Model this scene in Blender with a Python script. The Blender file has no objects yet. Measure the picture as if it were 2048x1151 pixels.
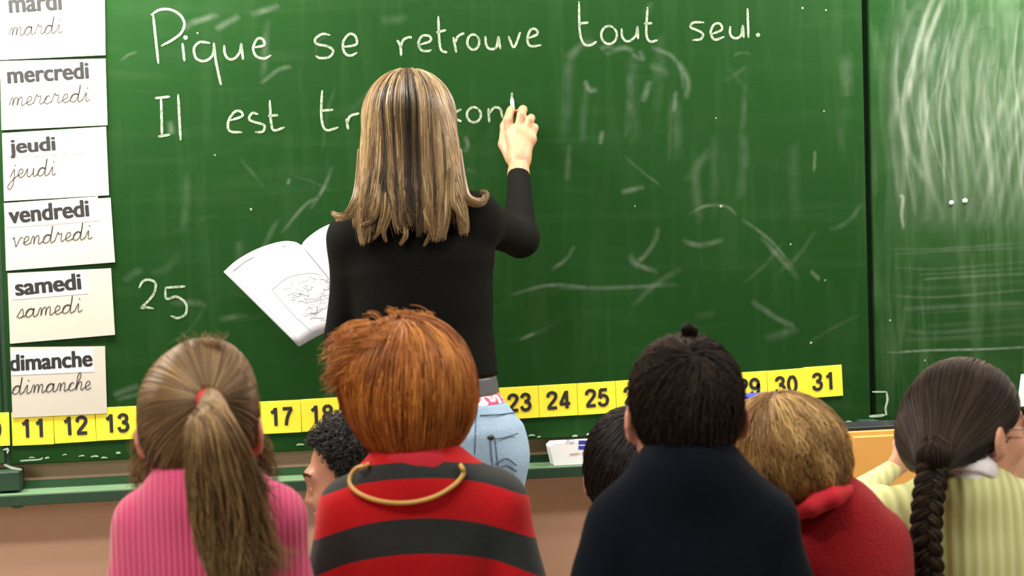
import bpy, math, random
import numpy as np
from mathutils import Vector, Matrix

random.seed(7); RNG = np.random.default_rng(11)
S = bpy.context.scene; COL = S.collection

# ------------------------------------------------------------------ camera
F = 3413.0                                   # focal length for a 2048 px wide frame
CAM = np.array([0.0, 0.0, 1.33])
def _axes(yaw, pit, rol):
    y, p, t = [math.radians(a) for a in (yaw, pit, rol)]
    f = np.array([math.sin(y)*math.cos(p), math.cos(y)*math.cos(p), -math.sin(p)])
    r0 = np.array([math.cos(y), -math.sin(y), 0.0]); u0 = np.cross(r0, f)
    return f, math.cos(t)*r0 - math.sin(t)*u0, math.sin(t)*r0 + math.cos(t)*u0
FW, RT, UPV = _axes(8.0, 2.5, 1.75)
cd = bpy.data.cameras.new('camera'); cam = bpy.data.objects.new('camera', cd); COL.objects.link(cam)
cd.sensor_width = 36.0; cd.lens = F*36.0/2048.0; cd.clip_start = 0.05
M = Matrix.Identity(4)
for i in range(3):
    M[i][0], M[i][1], M[i][2], M[i][3] = RT[i], UPV[i], -FW[i], CAM[i]
cam.matrix_world = M
cd.dof.use_dof = True; cd.dof.focus_distance = 4.2; cd.dof.aperture_fstop = 7.0
S.camera = cam

# ------------------------------------------------------------------ world, lamps, exposure
w = bpy.data.worlds.new('world'); S.world = w; w.use_nodes = True
w.node_tree.nodes['Background'].inputs[0].default_value = (1.0, 0.95, 0.88, 1)
w.node_tree.nodes['Background'].inputs[1].default_value = 0.25
def area(name, loc, target, sx, sy, power, col=(1.0, 0.93, 0.82)):
    l = bpy.data.lights.new(name, 'AREA'); l.shape = 'RECTANGLE'; l.size = sx; l.size_y = sy
    l.energy = power; l.color = col
    o = bpy.data.objects.new(name, l); COL.objects.link(o); o.location = loc
    o.rotation_euler = (Vector(target)-Vector(loc)).to_track_quat('-Z', 'Y').to_euler()
    return o
LC = (1.0, 0.95, 0.87)
area('board_lamp', (-0.85, 3.90, 2.46), (-0.72, 4.25, 1.8), 1.1, 0.1, 125, LC)
area('board_lamp', (0.75, 3.85, 2.5), (0.75, 4.25, 1.8), 1.1, 0.1, 24, LC)
area('board_lamp', (2.2, 3.90, 2.46), (2.1, 4.25, 1.8), 1.1, 0.1, 96, LC)
area('ceiling_tube_light', (-0.75, 1.3, 2.9), (-0.5, 4.2, 1.3), 1.4, 0.22, 52, LC)
area('ceiling_tube_light', (3.2, 1.3, 2.9), (2.2, 4.2, 1.4), 1.4, 0.22, 56, LC)
area('ceiling_tube_light', (0.5, 2.2, 2.93), (0.5, 2.3, 0.0), 2.6, 0.2, 26, LC)
area('window_daylight', (-2.9, -1.2, 2.1), (0.2, 3.4, 1.0), 1.8, 1.2, 92, (1.0, 0.97, 0.93))
S.cycles.transparent_max_bounces = 40
S.view_settings.view_transform = 'Standard'; S.view_settings.look = 'None'
S.view_settings.gamma = 1.0; S.view_settings.use_curve_mapping = False
S.view_settings.exposure = 0.0

# ------------------------------------------------------------------ pixel helpers
def ray(px, py): return FW + RT*(px-1024.0)/F - UPV*(py-575.5)/F
def U(px, py, d): return CAM + d*ray(px, py)
YB = 4.254                                   # face of the chalkboard
def BP(px, py, off=0.0):
    r = ray(px, py); return CAM + r*((YB-off-CAM[1])/r[1])
def nrm(v):
    v = np.asarray(v, float); return v/max(1e-12, np.linalg.norm(v))

# ------------------------------------------------------------------ objects
def tag(o, label=None, cat=None, group=None, kind=None):
    if label: o['label'] = label
    if cat: o['category'] = cat
    if group: o['group'] = group
    if kind: o['kind'] = kind
    return o
def empty(name, loc, label, cat, group=None):
    o = bpy.data.objects.new(name, None); COL.objects.link(o); o.location = Vector(loc)
    o.empty_display_size = 0.1
    return tag(o, label, cat, group)
def link(name, me, mat, parent=None, smooth=True):
    """mesh data is in world space; stored relative to the parent empty"""
    o = bpy.data.objects.new(name, me); COL.objects.link(o)
    if mat is not None: me.materials.append(mat)
    if smooth: me.polygons.foreach_set('use_smooth', np.ones(len(me.polygons), bool))
    if parent is not None:
        b = Vector((0, 0, 0)); q = parent
        while q is not None: b += q.location; q = q.parent
        me.transform(Matrix.Translation(-b)); o.parent = parent
    me.update()
    return o
def np_mesh(name, V, Q):
    V = np.ascontiguousarray(V, np.float32); Q = np.ascontiguousarray(Q, np.int32)
    me = bpy.data.meshes.new(name); me.vertices.add(len(V)); me.vertices.foreach_set('co', V.ravel())
    k = Q.shape[1]; me.loops.add(Q.size); me.loops.foreach_set('vertex_index', Q.ravel())
    me.polygons.add(len(Q)); me.polygons.foreach_set('loop_start', np.arange(len(Q), dtype=np.int32)*k)
    me.update(calc_edges=True); me.validate()
    return me
def fattr(me, name, vals):
    a = me.attributes.new(name, 'FLOAT', 'POINT'); a.data.foreach_set('value', np.ascontiguousarray(vals, np.float32))

class MB:
    """collects polygons"""
    def __init__(s): s.v = []; s.f = []
    def add(s, vs, fs):
        n = len(s.v); s.v += [tuple(map(float, p)) for p in vs]; s.f += [tuple(i+n for i in f) for f in fs]
    def box(s, lo, hi):
        x0, y0, z0 = lo; x1, y1, z1 = hi
        s.add([(x0,y0,z0),(x1,y0,z0),(x1,y1,z0),(x0,y1,z0),(x0,y0,z1),(x1,y0,z1),(x1,y1,z1),(x0,y1,z1)],
              [(3,2,1,0),(4,5,6,7),(0,1,5,4),(1,2,6,5),(2,3,7,6),(3,0,4,7)])
    def slab(s, q, n, t):
        """quad q (4 points, counter-clockwise seen from n), thickness t behind it"""
        q = [np.asarray(p, float) for p in q]; n = np.asarray(n, float)
        s.add(q+[p-n*t for p in q], [(0,1,2,3),(7,6,5,4),(0,4,5,1),(1,5,6,2),(2,6,7,3),(3,7,4,0)])
    def build(s, name, mat, parent=None, smooth=False, bevel=0.0, seg=2):
        me = bpy.data.meshes.new(name); me.from_pydata(s.v, [], s.f); me.validate()
        o = link(name, me, mat, parent, smooth)
        if bevel:
            m = o.modifiers.new('bevel', 'BEVEL'); m.width = bevel; m.segments = seg; m.limit_method = 'ANGLE'
        return o
def box(name, lo, hi, mat, parent=None, bevel=0.0):
    m = MB(); m.box(lo, hi); return m.build(name, mat, parent, False, bevel)

# ------------------------------------------------------------------ curves
def catmull(P, n):
    P = np.asarray(P, float)
    if len(P) < 3:
        t = np.linspace(0, 1, n)[:, None]; return P[0]*(1-t)+P[-1]*t
    Q = np.vstack([2*P[0]-P[1], P, 2*P[-1]-P[-2]])
    u = np.linspace(0, len(P)-1-1e-9, n); i = u.astype(int); t = (u-i)[:, None]
    a, b, c, d = Q[i], Q[i+1], Q[i+2], Q[i+3]
    return 0.5*((2*b)+(c-a)*t+(2*a-5*b+4*c-d)*t**2+(3*b-a-3*c+d)*t**3)
def resample(P, n):
    P = np.asarray(P, float); L = np.r_[0, np.cumsum(np.linalg.norm(np.diff(P, axis=0), axis=1))]
    if L[-1] < 1e-9: return np.repeat(P[:1], n, 0)
    t = np.linspace(0, L[-1], n); return np.stack([np.interp(t, L, P[:, k]) for k in range(P.shape[1])], 1)
def tubes(name, paths, radii, mat, parent, rnd=None, sides=3, cap=False):
    """paths (N,S,3), radii (N,S): one mesh of thin tapered strands"""
    P = np.asarray(paths, float); N, Sg, _ = P.shape; R = np.broadcast_to(np.asarray(radii, float), (N, Sg))
    T = np.gradient(P, axis=1); T /= np.maximum(np.linalg.norm(T, axis=2, keepdims=True), 1e-9)
    ref = np.array([0.31, 0.83, 0.27]); A = np.cross(T, ref); A /= np.maximum(np.linalg.norm(A, axis=2, keepdims=True), 1e-6)
    B = np.cross(T, A)
    V = np.empty((N, Sg, sides, 3))
    for k in range(sides):
        c, s_ = math.cos(2*math.pi*k/sides), math.sin(2*math.pi*k/sides)
        V[:, :, k] = P+(A*c+B*s_)*R[..., None]
    idx = np.arange(N*Sg*sides).reshape(N, Sg, sides); q = []
    for k in range(sides):
        k2 = (k+1) % sides
        q.append(np.stack([idx[:, :-1, k], idx[:, :-1, k2], idx[:, 1:, k2], idx[:, 1:, k]], -1).reshape(-1, 4))
    me = np_mesh(name, V.reshape(-1, 3), np.concatenate(q))
    if rnd is not None:
        fattr(me, 'rnd', np.repeat(np.asarray(rnd, float), Sg*sides))
        fattr(me, 'tt', np.tile(np.repeat(np.linspace(0, 1, Sg), sides), N))
    return link(name, me, mat, parent)
def cord(name, pts, r, mat, parent, n=60, sides=8, closed=False):
    P = catmull(pts, n)
    return tubes(name, P[None], np.full((1, n), r), mat, parent, sides=sides)

# ------------------------------------------------------------------ implicit surfaces for bodies, clothes and hair
class Fld:
    def __init__(s): s.p = []
    def cone(s, a, b, ra, rb, k=0.012, flat=None):
        s.p.append(('c', np.asarray(a, float), np.asarray(b, float), ra, rb, k, flat)); return s
    def ell(s, c, rad, axes=None, k=0.012):
        s.p.append(('e', np.asarray(c, float), np.asarray(rad, float), np.eye(3) if axes is None else np.asarray(axes, float), k)); return s
    def chain(s, pts, rs, k=0.012):
        for i in range(len(pts)-1): s.cone(pts[i], pts[i+1], rs[i], rs[i+1], k)
        return s
    def sub(s, g, k=0.004): s.p.append(('s', g, k)); return s
    def cut(s, fn): s.p.append(('x', fn)); return s
    def __call__(s, P):
        d = np.full(len(P), 10.0)
        for q in s.p:
            if q[0] == 'c':
                _, a, b, ra, rb, k, flat = q; X = P-a; ba = b-a
                if flat is not None:
                    n, f = flat; X = X+n*((X@n)*(1/f-1))[:, None]; ba = ba+n*((ba@n)*(1/f-1))
                h = np.clip((X@ba)/max(1e-12, ba@ba), 0, 1)
                e = np.linalg.norm(X-h[:, None]*ba, axis=1)-(ra+(rb-ra)*h)
            elif q[0] == 'e':
                _, c, r, ax, k = q; X = (P-c)@ax.T
                k0 = np.linalg.norm(X/r, axis=1); k1 = np.linalg.norm(X/r**2, axis=1)
                e = np.where(k1 > 1e-9, k0*(k0-1)/np.maximum(k1, 1e-9), -r.min())
            elif q[0] == 's':
                e = -q[1](P); k = q[2]
                h = np.clip(0.5-0.5*(e-d)/(-k)*-1, 0, 1) if False else np.maximum(k-np.abs(d-e), 0)/k
                d = np.maximum(d, e)+h*h*k*0.25; continue
            else:
                d = np.maximum(d, q[1](P)); continue
            h = np.maximum(k-np.abs(d-e), 0)/k
            d = np.minimum(d, e)-h*h*k*0.25
        return d
    def grad(s, P, e=0.0015):
        g = np.stack([s(P+np.array(v)*e)-s(P-np.array(v)*e) for v in ((1,0,0),(0,1,0),(0,0,1))], 1)
        return g/np.maximum(np.linalg.norm(g, axis=1, keepdims=True), 1e-9)
    def bounds(s, pad):
        lo, hi = np.full(3, 1e9), np.full(3, -1e9)
        for q in s.p:
            if q[0] == 'c':
                r = max(q[3], q[4])
                for p in (q[1], q[2]): lo = np.minimum(lo, p-r); hi = np.maximum(hi, p+r)
            elif q[0] == 'e':
                r = q[2].max(); lo = np.minimum(lo, q[1]-r); hi = np.maximum(hi, q[1]+r)
        return lo-pad, hi+pad
    def project(s, P, off=0.0, it=3):
        for _ in range(it): P = P-s.grad(P)*(s(P)-off)[:, None]
        return P
    def march(s, px, py, d0, off=0.0):
        r = ray(px, py); n = np.linalg.norm(r); t = d0*n; r = r/n
        for _ in range(80):
            e = s((CAM+r*t)[None])[0]-off
            if abs(e) < 2e-4: break
            t += e*0.7
        return CAM+r*t
def surf(f, h, pad=0.03):
    lo, hi = f.bounds(pad); st = 4
    n = (np.ceil((hi-lo)/(h*st)).astype(int)+1)
    gx = [lo[i]+h*st*(np.arange(n[i])+0.375) for i in range(3)]
    G = np.stack(np.meshgrid(*gx, indexing='ij'), -1).reshape(-1, 3)
    C = np.concatenate([f(G[i:i+200000]) for i in range(0, len(G), 200000)]).reshape(n)
    V = np.repeat(np.repeat(np.repeat(C, st, 0), st, 1), st, 2).astype(np.float32)
    m = np.argwhere(np.abs(V) < h*st*2.2)
    for i in range(0, len(m), 300000):
        q = m[i:i+300000]; V[q[:, 0], q[:, 1], q[:, 2]] = f(lo+q*h)
    s_ = V < 0; nx, ny, nz = V.shape
    cnt = np.zeros((nx-1, ny-1, nz-1), np.int8); cor = [(i, j, k) for i in (0, 1) for j in (0, 1) for k in (0, 1)]
    for i, j, k in cor: cnt += s_[i:nx-1+i, j:ny-1+j, k:nz-1+k]
    act = (cnt > 0) & (cnt < 8); cells = np.argwhere(act); idx = np.full(act.shape, -1, np.int64); idx[act] = np.arange(len(cells))
    pos = np.zeros((len(cells), 3)); wt = np.zeros(len(cells))
    for a in cor:
        for ax in range(3):
            if a[ax]: continue
            b = list(a); b[ax] = 1
            va = V[cells[:, 0]+a[0], cells[:, 1]+a[1], cells[:, 2]+a[2]]; vb = V[cells[:, 0]+b[0], cells[:, 1]+b[1], cells[:, 2]+b[2]]
            x = (va < 0) != (vb < 0); t = np.where(x, va/np.where(x, va-vb, 1), 0)
            p = np.tile(np.array(a, float), (len(cells), 1)); p[:, ax] += t
            pos += p*x[:, None]; wt += x
    verts = lo+h*(cells+pos/wt[:, None]); Q = []
    for ax in range(3):
        sl0 = [slice(None)]*3; sl1 = [slice(None)]*3; sl0[ax] = slice(0, -1); sl1[ax] = slice(1, None)
        A, B = s_[tuple(sl0)], s_[tuple(sl1)]; e = np.argwhere(A != B); u, v = (ax+1) % 3, (ax+2) % 3
        lim = np.array(act.shape); e = e[(e[:, u] > 0) & (e[:, v] > 0) & (e[:, u] < lim[u]) & (e[:, v] < lim[v])]
        du = np.eye(3, dtype=int)[u]; dv = np.eye(3, dtype=int)[v]
        q = np.stack([idx[tuple((e-du*i-dv*j).T)] for i, j in ((0, 0), (1, 0), (1, 1), (0, 1))], 1)
        ins = A[tuple(e.T)]; q[~ins] = q[~ins][:, ::-1]
        Q.append(q[(q >= 0).all(1)])
    return verts, np.concatenate(Q)
def wob(P, seed, sc):
    r = np.random.default_rng(seed); o = np.zeros(len(P))
    for i in range(7):
        k = r.normal(size=3)*np.asarray(sc); o += np.sin(P@k+r.uniform(0, 6.3))/(1+0.25*i)
    return o/3.0
def sdf_obj(name, f, h, mat, parent, fold=0.0, seed=1, fsc=(14, 14, 10), attr=None, smooth_it=0):
    V, Q = surf(f, h)
    if fold:
        n = f.grad(V, 0.003); V = V+n*(fold*wob(V, seed, fsc))[:, None]
    me = np_mesh(name, V, Q)
    if attr is not None: fattr(me, attr[0], attr[1](V))
    return link(name, me, mat, parent)

# ------------------------------------------------------------------ materials
def mat(name, col, rough=0.6, spec=0.4, metal=0.0, col2=None, nscale=20.0, bump=0.0, bscale=200.0, sheen=0.0):
    m = bpy.data.materials.new(name); m.use_nodes = True; nt = m.node_tree; b = nt.nodes['Principled BSDF']
    b.inputs['Base Color'].default_value = (*col, 1); b.inputs['Roughness'].default_value = rough
    b.inputs['Specular IOR Level'].default_value = spec; b.inputs['Metallic'].default_value = metal
    if sheen: b.inputs['Sheen Weight'].default_value = sheen; b.inputs['Sheen Roughness'].default_value = 0.5
    tc = nt.nodes.new('ShaderNodeTexCoord')
    if col2 is not None:
        n = nt.nodes.new('ShaderNodeTexNoise'); n.inputs['Scale'].default_value = nscale; n.inputs['Detail'].default_value = 5
        x = nt.nodes.new('ShaderNodeMix'); x.data_type = 'RGBA'; x.inputs['A'].default_value = (*col, 1); x.inputs['B'].default_value = (*col2, 1)
        nt.links.new(tc.outputs['Object'], n.inputs['Vector']); nt.links.new(n.outputs['Fac'], x.inputs['Factor'])
        nt.links.new(x.outputs['Result'], b.inputs['Base Color'])
    if bump:
        n = nt.nodes.new('ShaderNodeTexNoise'); n.inputs['Scale'].default_value = bscale; n.inputs['Detail'].default_value = 3
        u = nt.nodes.new('ShaderNodeBump'); u.inputs['Strength'].default_value = bump; u.inputs['Distance'].default_value = 0.004
        nt.links.new(tc.outputs['Object'], n.inputs['Vector']); nt.links.new(n.outputs['Fac'], u.inputs['Height'])
        nt.links.new(u.outputs['Normal'], b.inputs['Normal'])
    return m
def ribmat(name, col, col2, period, depth=0.6, dirv=(1, 0, 0), rough=0.85):
    """knit with vertical ribs across the object's x axis"""
    m = mat(name, col, rough, 0.2, sheen=0.25); nt = m.node_tree; b = nt.nodes['Principled BSDF']
    tc = nt.nodes.new('ShaderNodeTexCoord'); wv = nt.nodes.new('ShaderNodeTexWave'); wv.bands_direction = 'X'
    wv.inputs['Scale'].default_value = 0.314/period; wv.inputs['Distortion'].default_value = 0.6; wv.inputs['Detail'].default_value = 1
    wv.inputs['Detail Scale'].default_value = 0.3
    x = nt.nodes.new('ShaderNodeMix'); x.data_type = 'RGBA'; x.inputs['A'].default_value = (*col2, 1); x.inputs['B'].default_value = (*col, 1)
    u = nt.nodes.new('ShaderNodeBump'); u.inputs['Strength'].default_value = depth; u.inputs['Distance'].default_value = 0.004
    nt.links.new(tc.outputs['Object'], wv.inputs['Vector']); nt.links.new(wv.outputs['Fac'], x.inputs['Factor'])
    nt.links.new(x.outputs['Result'], b.inputs['Base Color']); nt.links.new(wv.outputs['Fac'], u.inputs['Height']); nt.links.new(u.outputs['Normal'], b.inputs['Normal'])
    return m
def hairmat(name, stops, rough=0.38, spec=0.5):
    m = bpy.data.materials.new(name); m.use_nodes = True; nt = m.node_tree; b = nt.nodes['Principled BSDF']
    a = nt.nodes.new('ShaderNodeAttribute'); a.attribute_name = 'rnd'
    r = nt.nodes.new('ShaderNodeValToRGB'); e = r.color_ramp.elements
    for i, (p, c) in enumerate(stops):
        el = e[i] if i < 2 else e.new(p)
        el.position = p; el.color = (*c, 1)
    nt.links.new(a.outputs['Fac'], r.inputs['Fac']); nt.links.new(r.outputs['Color'], b.inputs['Base Color'])
    b.inputs['Roughness'].default_value = rough; b.inputs['Specular IOR Level'].default_value = spec
    return m
def dustmat(name, col, alpha, scale=60.0, lo=0.3, hi=0.65, stretch=(1, 1, 1), edge=False):
    """chalk on the board: patchy coverage"""
    m = bpy.data.materials.new(name); m.use_nodes = True; nt = m.node_tree; b = nt.nodes['Principled BSDF']
    b.inputs['Base Color'].default_value = (*col, 1); b.inputs['Roughness'].default_value = 0.95; b.inputs['Specular IOR Level'].default_value = 0.05
    tc = nt.nodes.new('ShaderNodeTexCoord'); mp = nt.nodes.new('ShaderNodeMapping'); mp.inputs['Scale'].default_value = stretch
    n = nt.nodes.new('ShaderNodeTexNoise'); n.inputs['Scale'].default_value = scale; n.inputs['Detail'].default_value = 4
    r = nt.nodes.new('ShaderNodeMapRange'); r.inputs['From Min'].default_value = lo; r.inputs['From Max'].default_value = hi
    r.inputs['To Min'].default_value = alpha*0.35; r.inputs['To Max'].default_value = alpha
    nt.links.new(tc.outputs['Object'], mp.inputs['Vector']); nt.links.new(mp.outputs['Vector'], n.inputs['Vector'])
    nt.links.new(n.outputs['Fac'], r.inputs['Value'])
    if edge:
        at = nt.nodes.new('ShaderNodeAttribute'); at.attribute_name = 'edge'; mu = nt.nodes.new('ShaderNodeMath'); mu.operation = 'MULTIPLY'
        nt.links.new(r.outputs['Result'], mu.inputs[0]); nt.links.new(at.outputs['Fac'], mu.inputs[1]); nt.links.new(mu.outputs[0], b.inputs['Alpha'])
    else: nt.links.new(r.outputs['Result'], b.inputs['Alpha'])
    return m
def boardmat(name, dusty):
    m = bpy.data.materials.new(name); m.use_nodes = True; nt = m.node_tree; b = nt.nodes['Principled BSDF']; L = nt.links
    b.inputs['Roughness'].default_value = 0.42; b.inputs['Specular IOR Level'].default_value = 0.07
    tc = nt.nodes.new('ShaderNodeTexCoord')
    def noise(sc, vec, det=4, rough=0.55):
        mp = nt.nodes.new('ShaderNodeMapping'); mp.inputs['Scale'].default_value = vec; L.new(tc.outputs['Object'], mp.inputs['Vector'])
        n = nt.nodes.new('ShaderNodeTexNoise'); n.inputs['Scale'].default_value = sc; n.inputs['Detail'].default_value = det
        n.inputs['Roughness'].default_value = rough; n.inputs['Distortion'].default_value = 0.4
        L.new(mp.outputs['Vector'], n.inputs['Vector']); return n.outputs['Fac']
    def rng(v, a, c, lo, hi):
        r = nt.nodes.new('ShaderNodeMapRange'); r.inputs['From Min'].default_value = a; r.inputs['From Max'].default_value = c
        r.inputs['To Min'].default_value = lo; r.inputs['To Max'].default_value = hi; L.new(v, r.inputs['Value']); return r.outputs['Result']
    def math_(op, a, c):
        r = nt.nodes.new('ShaderNodeMath'); r.operation = op
        L.new(a, r.inputs[0])
        if isinstance(c, (int, float)): r.inputs[1].default_value = c
        else: L.new(c, r.inputs[1])
        return r.outputs[0]
    big = rng(noise(2.2, (1, 1, 1)), 0.35, 0.7, 0.0, 0.005+0.04*dusty)
    vert = rng(noise(9, (3.2, 1, 0.35)), 0.5, 0.8, 0.0, 0.015+0.05*dusty)
    horz = rng(noise(9, (0.35, 1, 3.0)), 0.52, 0.8, 0.0, 0.014)
    fine = rng(noise(190, (1, 1, 1), 2), 0.72, 0.82, 0.0, 0.07)
    f = math_('ADD', math_('ADD', math_('ADD', big, vert), horz), fine)
    x = nt.nodes.new('ShaderNodeMix'); x.data_type = 'RGBA'; x.inputs['A'].default_value = (0.0066, 0.0345, 0.0062, 1); x.inputs['B'].default_value = (0.36, 0.55, 0.30, 1)
    L.new(f, x.inputs['Factor']); L.new(x.outputs['Result'], b.inputs['Base Color'])
    return m

M_wall = mat('pinkish_wall_paint', (0.52, 0.33, 0.235), 0.8, 0.2, col2=(0.49, 0.305, 0.215), nscale=6, bump=0.15, bscale=120)
M_white = mat('beige_paint', (0.42, 0.38, 0.32), 0.8, 0.2, col2=(0.40, 0.36, 0.30), nscale=4)
M_floor = mat('linoleum', (0.30, 0.24, 0.18), 0.5, 0.4, col2=(0.26, 0.21, 0.16), nscale=8)
M_board = boardmat('chalkboard_green', 0.0); M_wing = boardmat('chalkboard_green_dusty', 1.0)
M_green = mat('green_metal', (0.035, 0.15, 0.05), 0.4, 0.5, col2=(0.03, 0.125, 0.04), nscale=15)
M_dgreen = mat('dark_green_metal', (0.008, 0.03, 0.014), 0.45, 0.5, col2=(0.010, 0.04, 0.018), nscale=15)
M_tray = mat('light_green_metal', (0.085, 0.175, 0.085), 0.35, 0.35, col2=(0.13, 0.215, 0.12), nscale=9)  # tray shelf, a lighter green than its rim and lip
M_card = mat('cream_card', (0.44, 0.415, 0.365), 0.7, 0.15, col2=(0.415, 0.39, 0.335), nscale=9)
M_label = mat('white_paper', (0.66, 0.66, 0.67), 0.7, 0.2, col2=(0.64, 0.64, 0.655), nscale=30)
M_ink = mat('black_ink', (0.012, 0.012, 0.012), 0.6, 0.3, col2=(0.02, 0.02, 0.02), nscale=60)
M_pen = mat('grey_pen_ink', (0.022, 0.021, 0.019), 0.8, 0.05, col2=(0.08, 0.076, 0.07), nscale=80)
M_yel = mat('yellow_card', (0.78, 0.64, 0.03), 0.5, 0.35, col2=(0.75, 0.61, 0.04), nscale=14)
M_chalk = dustmat('chalk_line', (0.42, 0.48, 0.38), 0.66, 170, 0.3, 0.6)
M_faint = dustmat('chalk_smudge', (0.75, 0.83, 0.70), 0.09, 30, 0.35, 0.7, edge=True)
M_faint2 = dustmat('chalk_wipe', (0.72, 0.80, 0.68), 0.115, 14, 0.35, 0.7, (3, 1, 0.6), edge=True)

# ------------------------------------------------------------------ room shell
WY = YB+0.06
def struct(name, lo, hi, m): return tag(box(name, lo, hi, m), kind='structure')
struct('floor', (-3.2, -2.4, -0.1), (4.4, WY, 0.0), M_floor)
struct('wall_front', (-3.2, WY, 0.0), (4.4, WY+0.12, 3.0), M_wall)
struct('wall_right', (4.4, -2.4, 0.0), (4.52, WY+0.12, 3.0), M_white)
struct('wall_back', (-3.2, -2.52, 0.0), (4.4, -2.4, 3.0), M_white)
struct('wall_left', (-3.32, -2.4, 0.0), (-3.2, WY+0.12, 3.0), M_white)
struct('ceiling', (-3.32, -2.52, 3.0), (4.52, WY+0.12, 3.12), M_white)

# ------------------------------------------------------------------ chalkboard
GX = 1.535; LX = -0.645; ZB = 0.757; ZT = 1.975
board = empty('chalkboard', (0.45, WY, 1.3), 'green wall chalkboard with hinged side wings and white handwriting', 'chalkboard')
mid = box('center_panel', (LX, YB, ZB), (GX-0.004, YB+0.03, ZT), M_board, board, 0.003)
wing = box('wing_panel', (GX+0.012, YB-0.004, ZB+0.004), (GX+1.09, YB+0.024, ZT), M_wing, board, 0.003); tag(wing, 'dustier right wing panel')
lw = box('wing_panel', (LX-1.07, YB-0.004, ZB+0.004), (LX-0.012, YB+0.024, ZT), M_wing, board, 0.003)
hg = MB(); hg.box((GX-0.003, YB+0.024, ZB), (GX+0.012, YB+0.05, ZT)); hg.build('hinge_strip', M_dgreen, board)
hg = MB(); hg.box((LX-0.012, YB+0.006, ZB), (LX+0.0, YB+0.05, ZT)); hg.build('hinge_strip', M_dgreen, board)
# worn metal corner at the foot of the right wing
M_worn = mat('worn_metal_edge', (0.45, 0.50, 0.42), 0.6, 0.4, col2=(0.10, 0.20, 0.10), nscale=70)
def pxrib(m, pts, wpx, off, n=24, world_off=None):
    """flat raised ribbon along picture points lying on the board"""
    P = catmull([BP(x, y, off) for x, y in pts], n); r = wpx/810.0/2
    T = np.gradient(P, axis=0); N = np.stack([-T[:, 2], T[:, 1]*0, T[:, 0]], 1); N /= np.maximum(np.linalg.norm(N, axis=1, keepdims=True), 1e-9)
    tp = np.minimum(1, np.minimum(np.linspace(0.55, 6, n), np.linspace(6, 0.55, n)))[:, None]
    A, B = P+N*r*tp, P-N*r*tp; V = np.concatenate([A, B])
    m.add(V, [(i, i+1, n+i+1, n+i) for i in range(n-1)])
class SoftMB(MB):
    def __init__(s): super().__init__(); s.e = []
    def rib(s, pts, wpx, off, n=20, k=1.0):
        P = catmull([BP(x, y, off) for x, y in pts], n); r = wpx/810.0
        T = np.gradient(P, axis=0); N = np.stack([-T[:, 2], T[:, 1]*0, T[:, 0]], 1); N /= np.maximum(np.linalg.norm(N, axis=1, keepdims=True), 1e-9)
        s.add(np.concatenate([P+N*r, P, P-N*r]), [(q*n+i, q*n+i+1, q*n+n+i+1, q*n+n+i) for q in (0, 1) for i in range(n-1)])
        s.e += [0]*n+list(k*np.sin(np.linspace(0, np.pi, n))**.5)+[0]*n
    def done(s, name, m, par):
        o = s.build(name, m, par); fattr(o.data, 'edge', s.e); return o
def disc(m, x, y, rpx, off, k=12):
    c = BP(x, y, off); r = rpx/810.0
    m.add([c+np.array([math.cos(2*math.pi*i/k)*r, 0, math.sin(2*math.pi*i/k)*r]) for i in range(k)], [tuple(range(k))])
cb = MB(); pxrib(cb, [(1744, 783), (1774, 783)], 4, 0.010, 4); pxrib(cb, [(1773, 783), (1775, 800), (1771, 815), (1773, 830)], 5, 0.010, 8); pxrib(cb, [(1738, 832), (1756, 831), (1770, 829)], 6, 0.010, 6)
tag(cb.build('corner_bracket', M_worn, board), 'chipped whitish corner fitting')
fo = MB(); a = BP(1712, 826); b = BP(1750, 846); fo.box((a[0], YB-0.035, b[2]-0.012), (b[0], YB+0.03, a[2]-0.016)); fo.build('foot', M_dgreen, board, bevel=0.004)
fo = MB(); a = BP(-6, 935); b = BP(46, 975); fo.box((a[0], YB-0.045, b[2]), (b[0], YB+0.03, a[2]-0.004)); fo.build('foot', M_dgreen, board, bevel=0.004)
cb = MB(); pxrib(cb, [(6, 899), (16, 897), (14, 906)], 4, 0.010, 6); pxrib(cb, [(8, 928), (24, 935), (44, 938)], 5, 0.048, 8); pxrib(cb, [(40, 921), (52, 920), (80, 918), (85, 914)], 3, 0.004, 8); cb.build('corner_bracket', M_worn, board)
# chips of chalk along the lower edge
ch = MB()
for x in (62, 95, 130, 165, 190, 206, 236, 1063, 1078, 1150, 1178, 1697, 1706, 1715, 600):
    y = 921-0.043*x+random.uniform(-6, 4); pxrib(ch, [(x-random.uniform(3, 9), y), (x, y-2), (x+random.uniform(3, 10), y-1)], random.uniform(2, 5), 0.0015, 5)
tag(ch.build('chalk_residue', M_worn, board), 'whitish chalk crumbs on bottom edge', kind='stuff')
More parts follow.
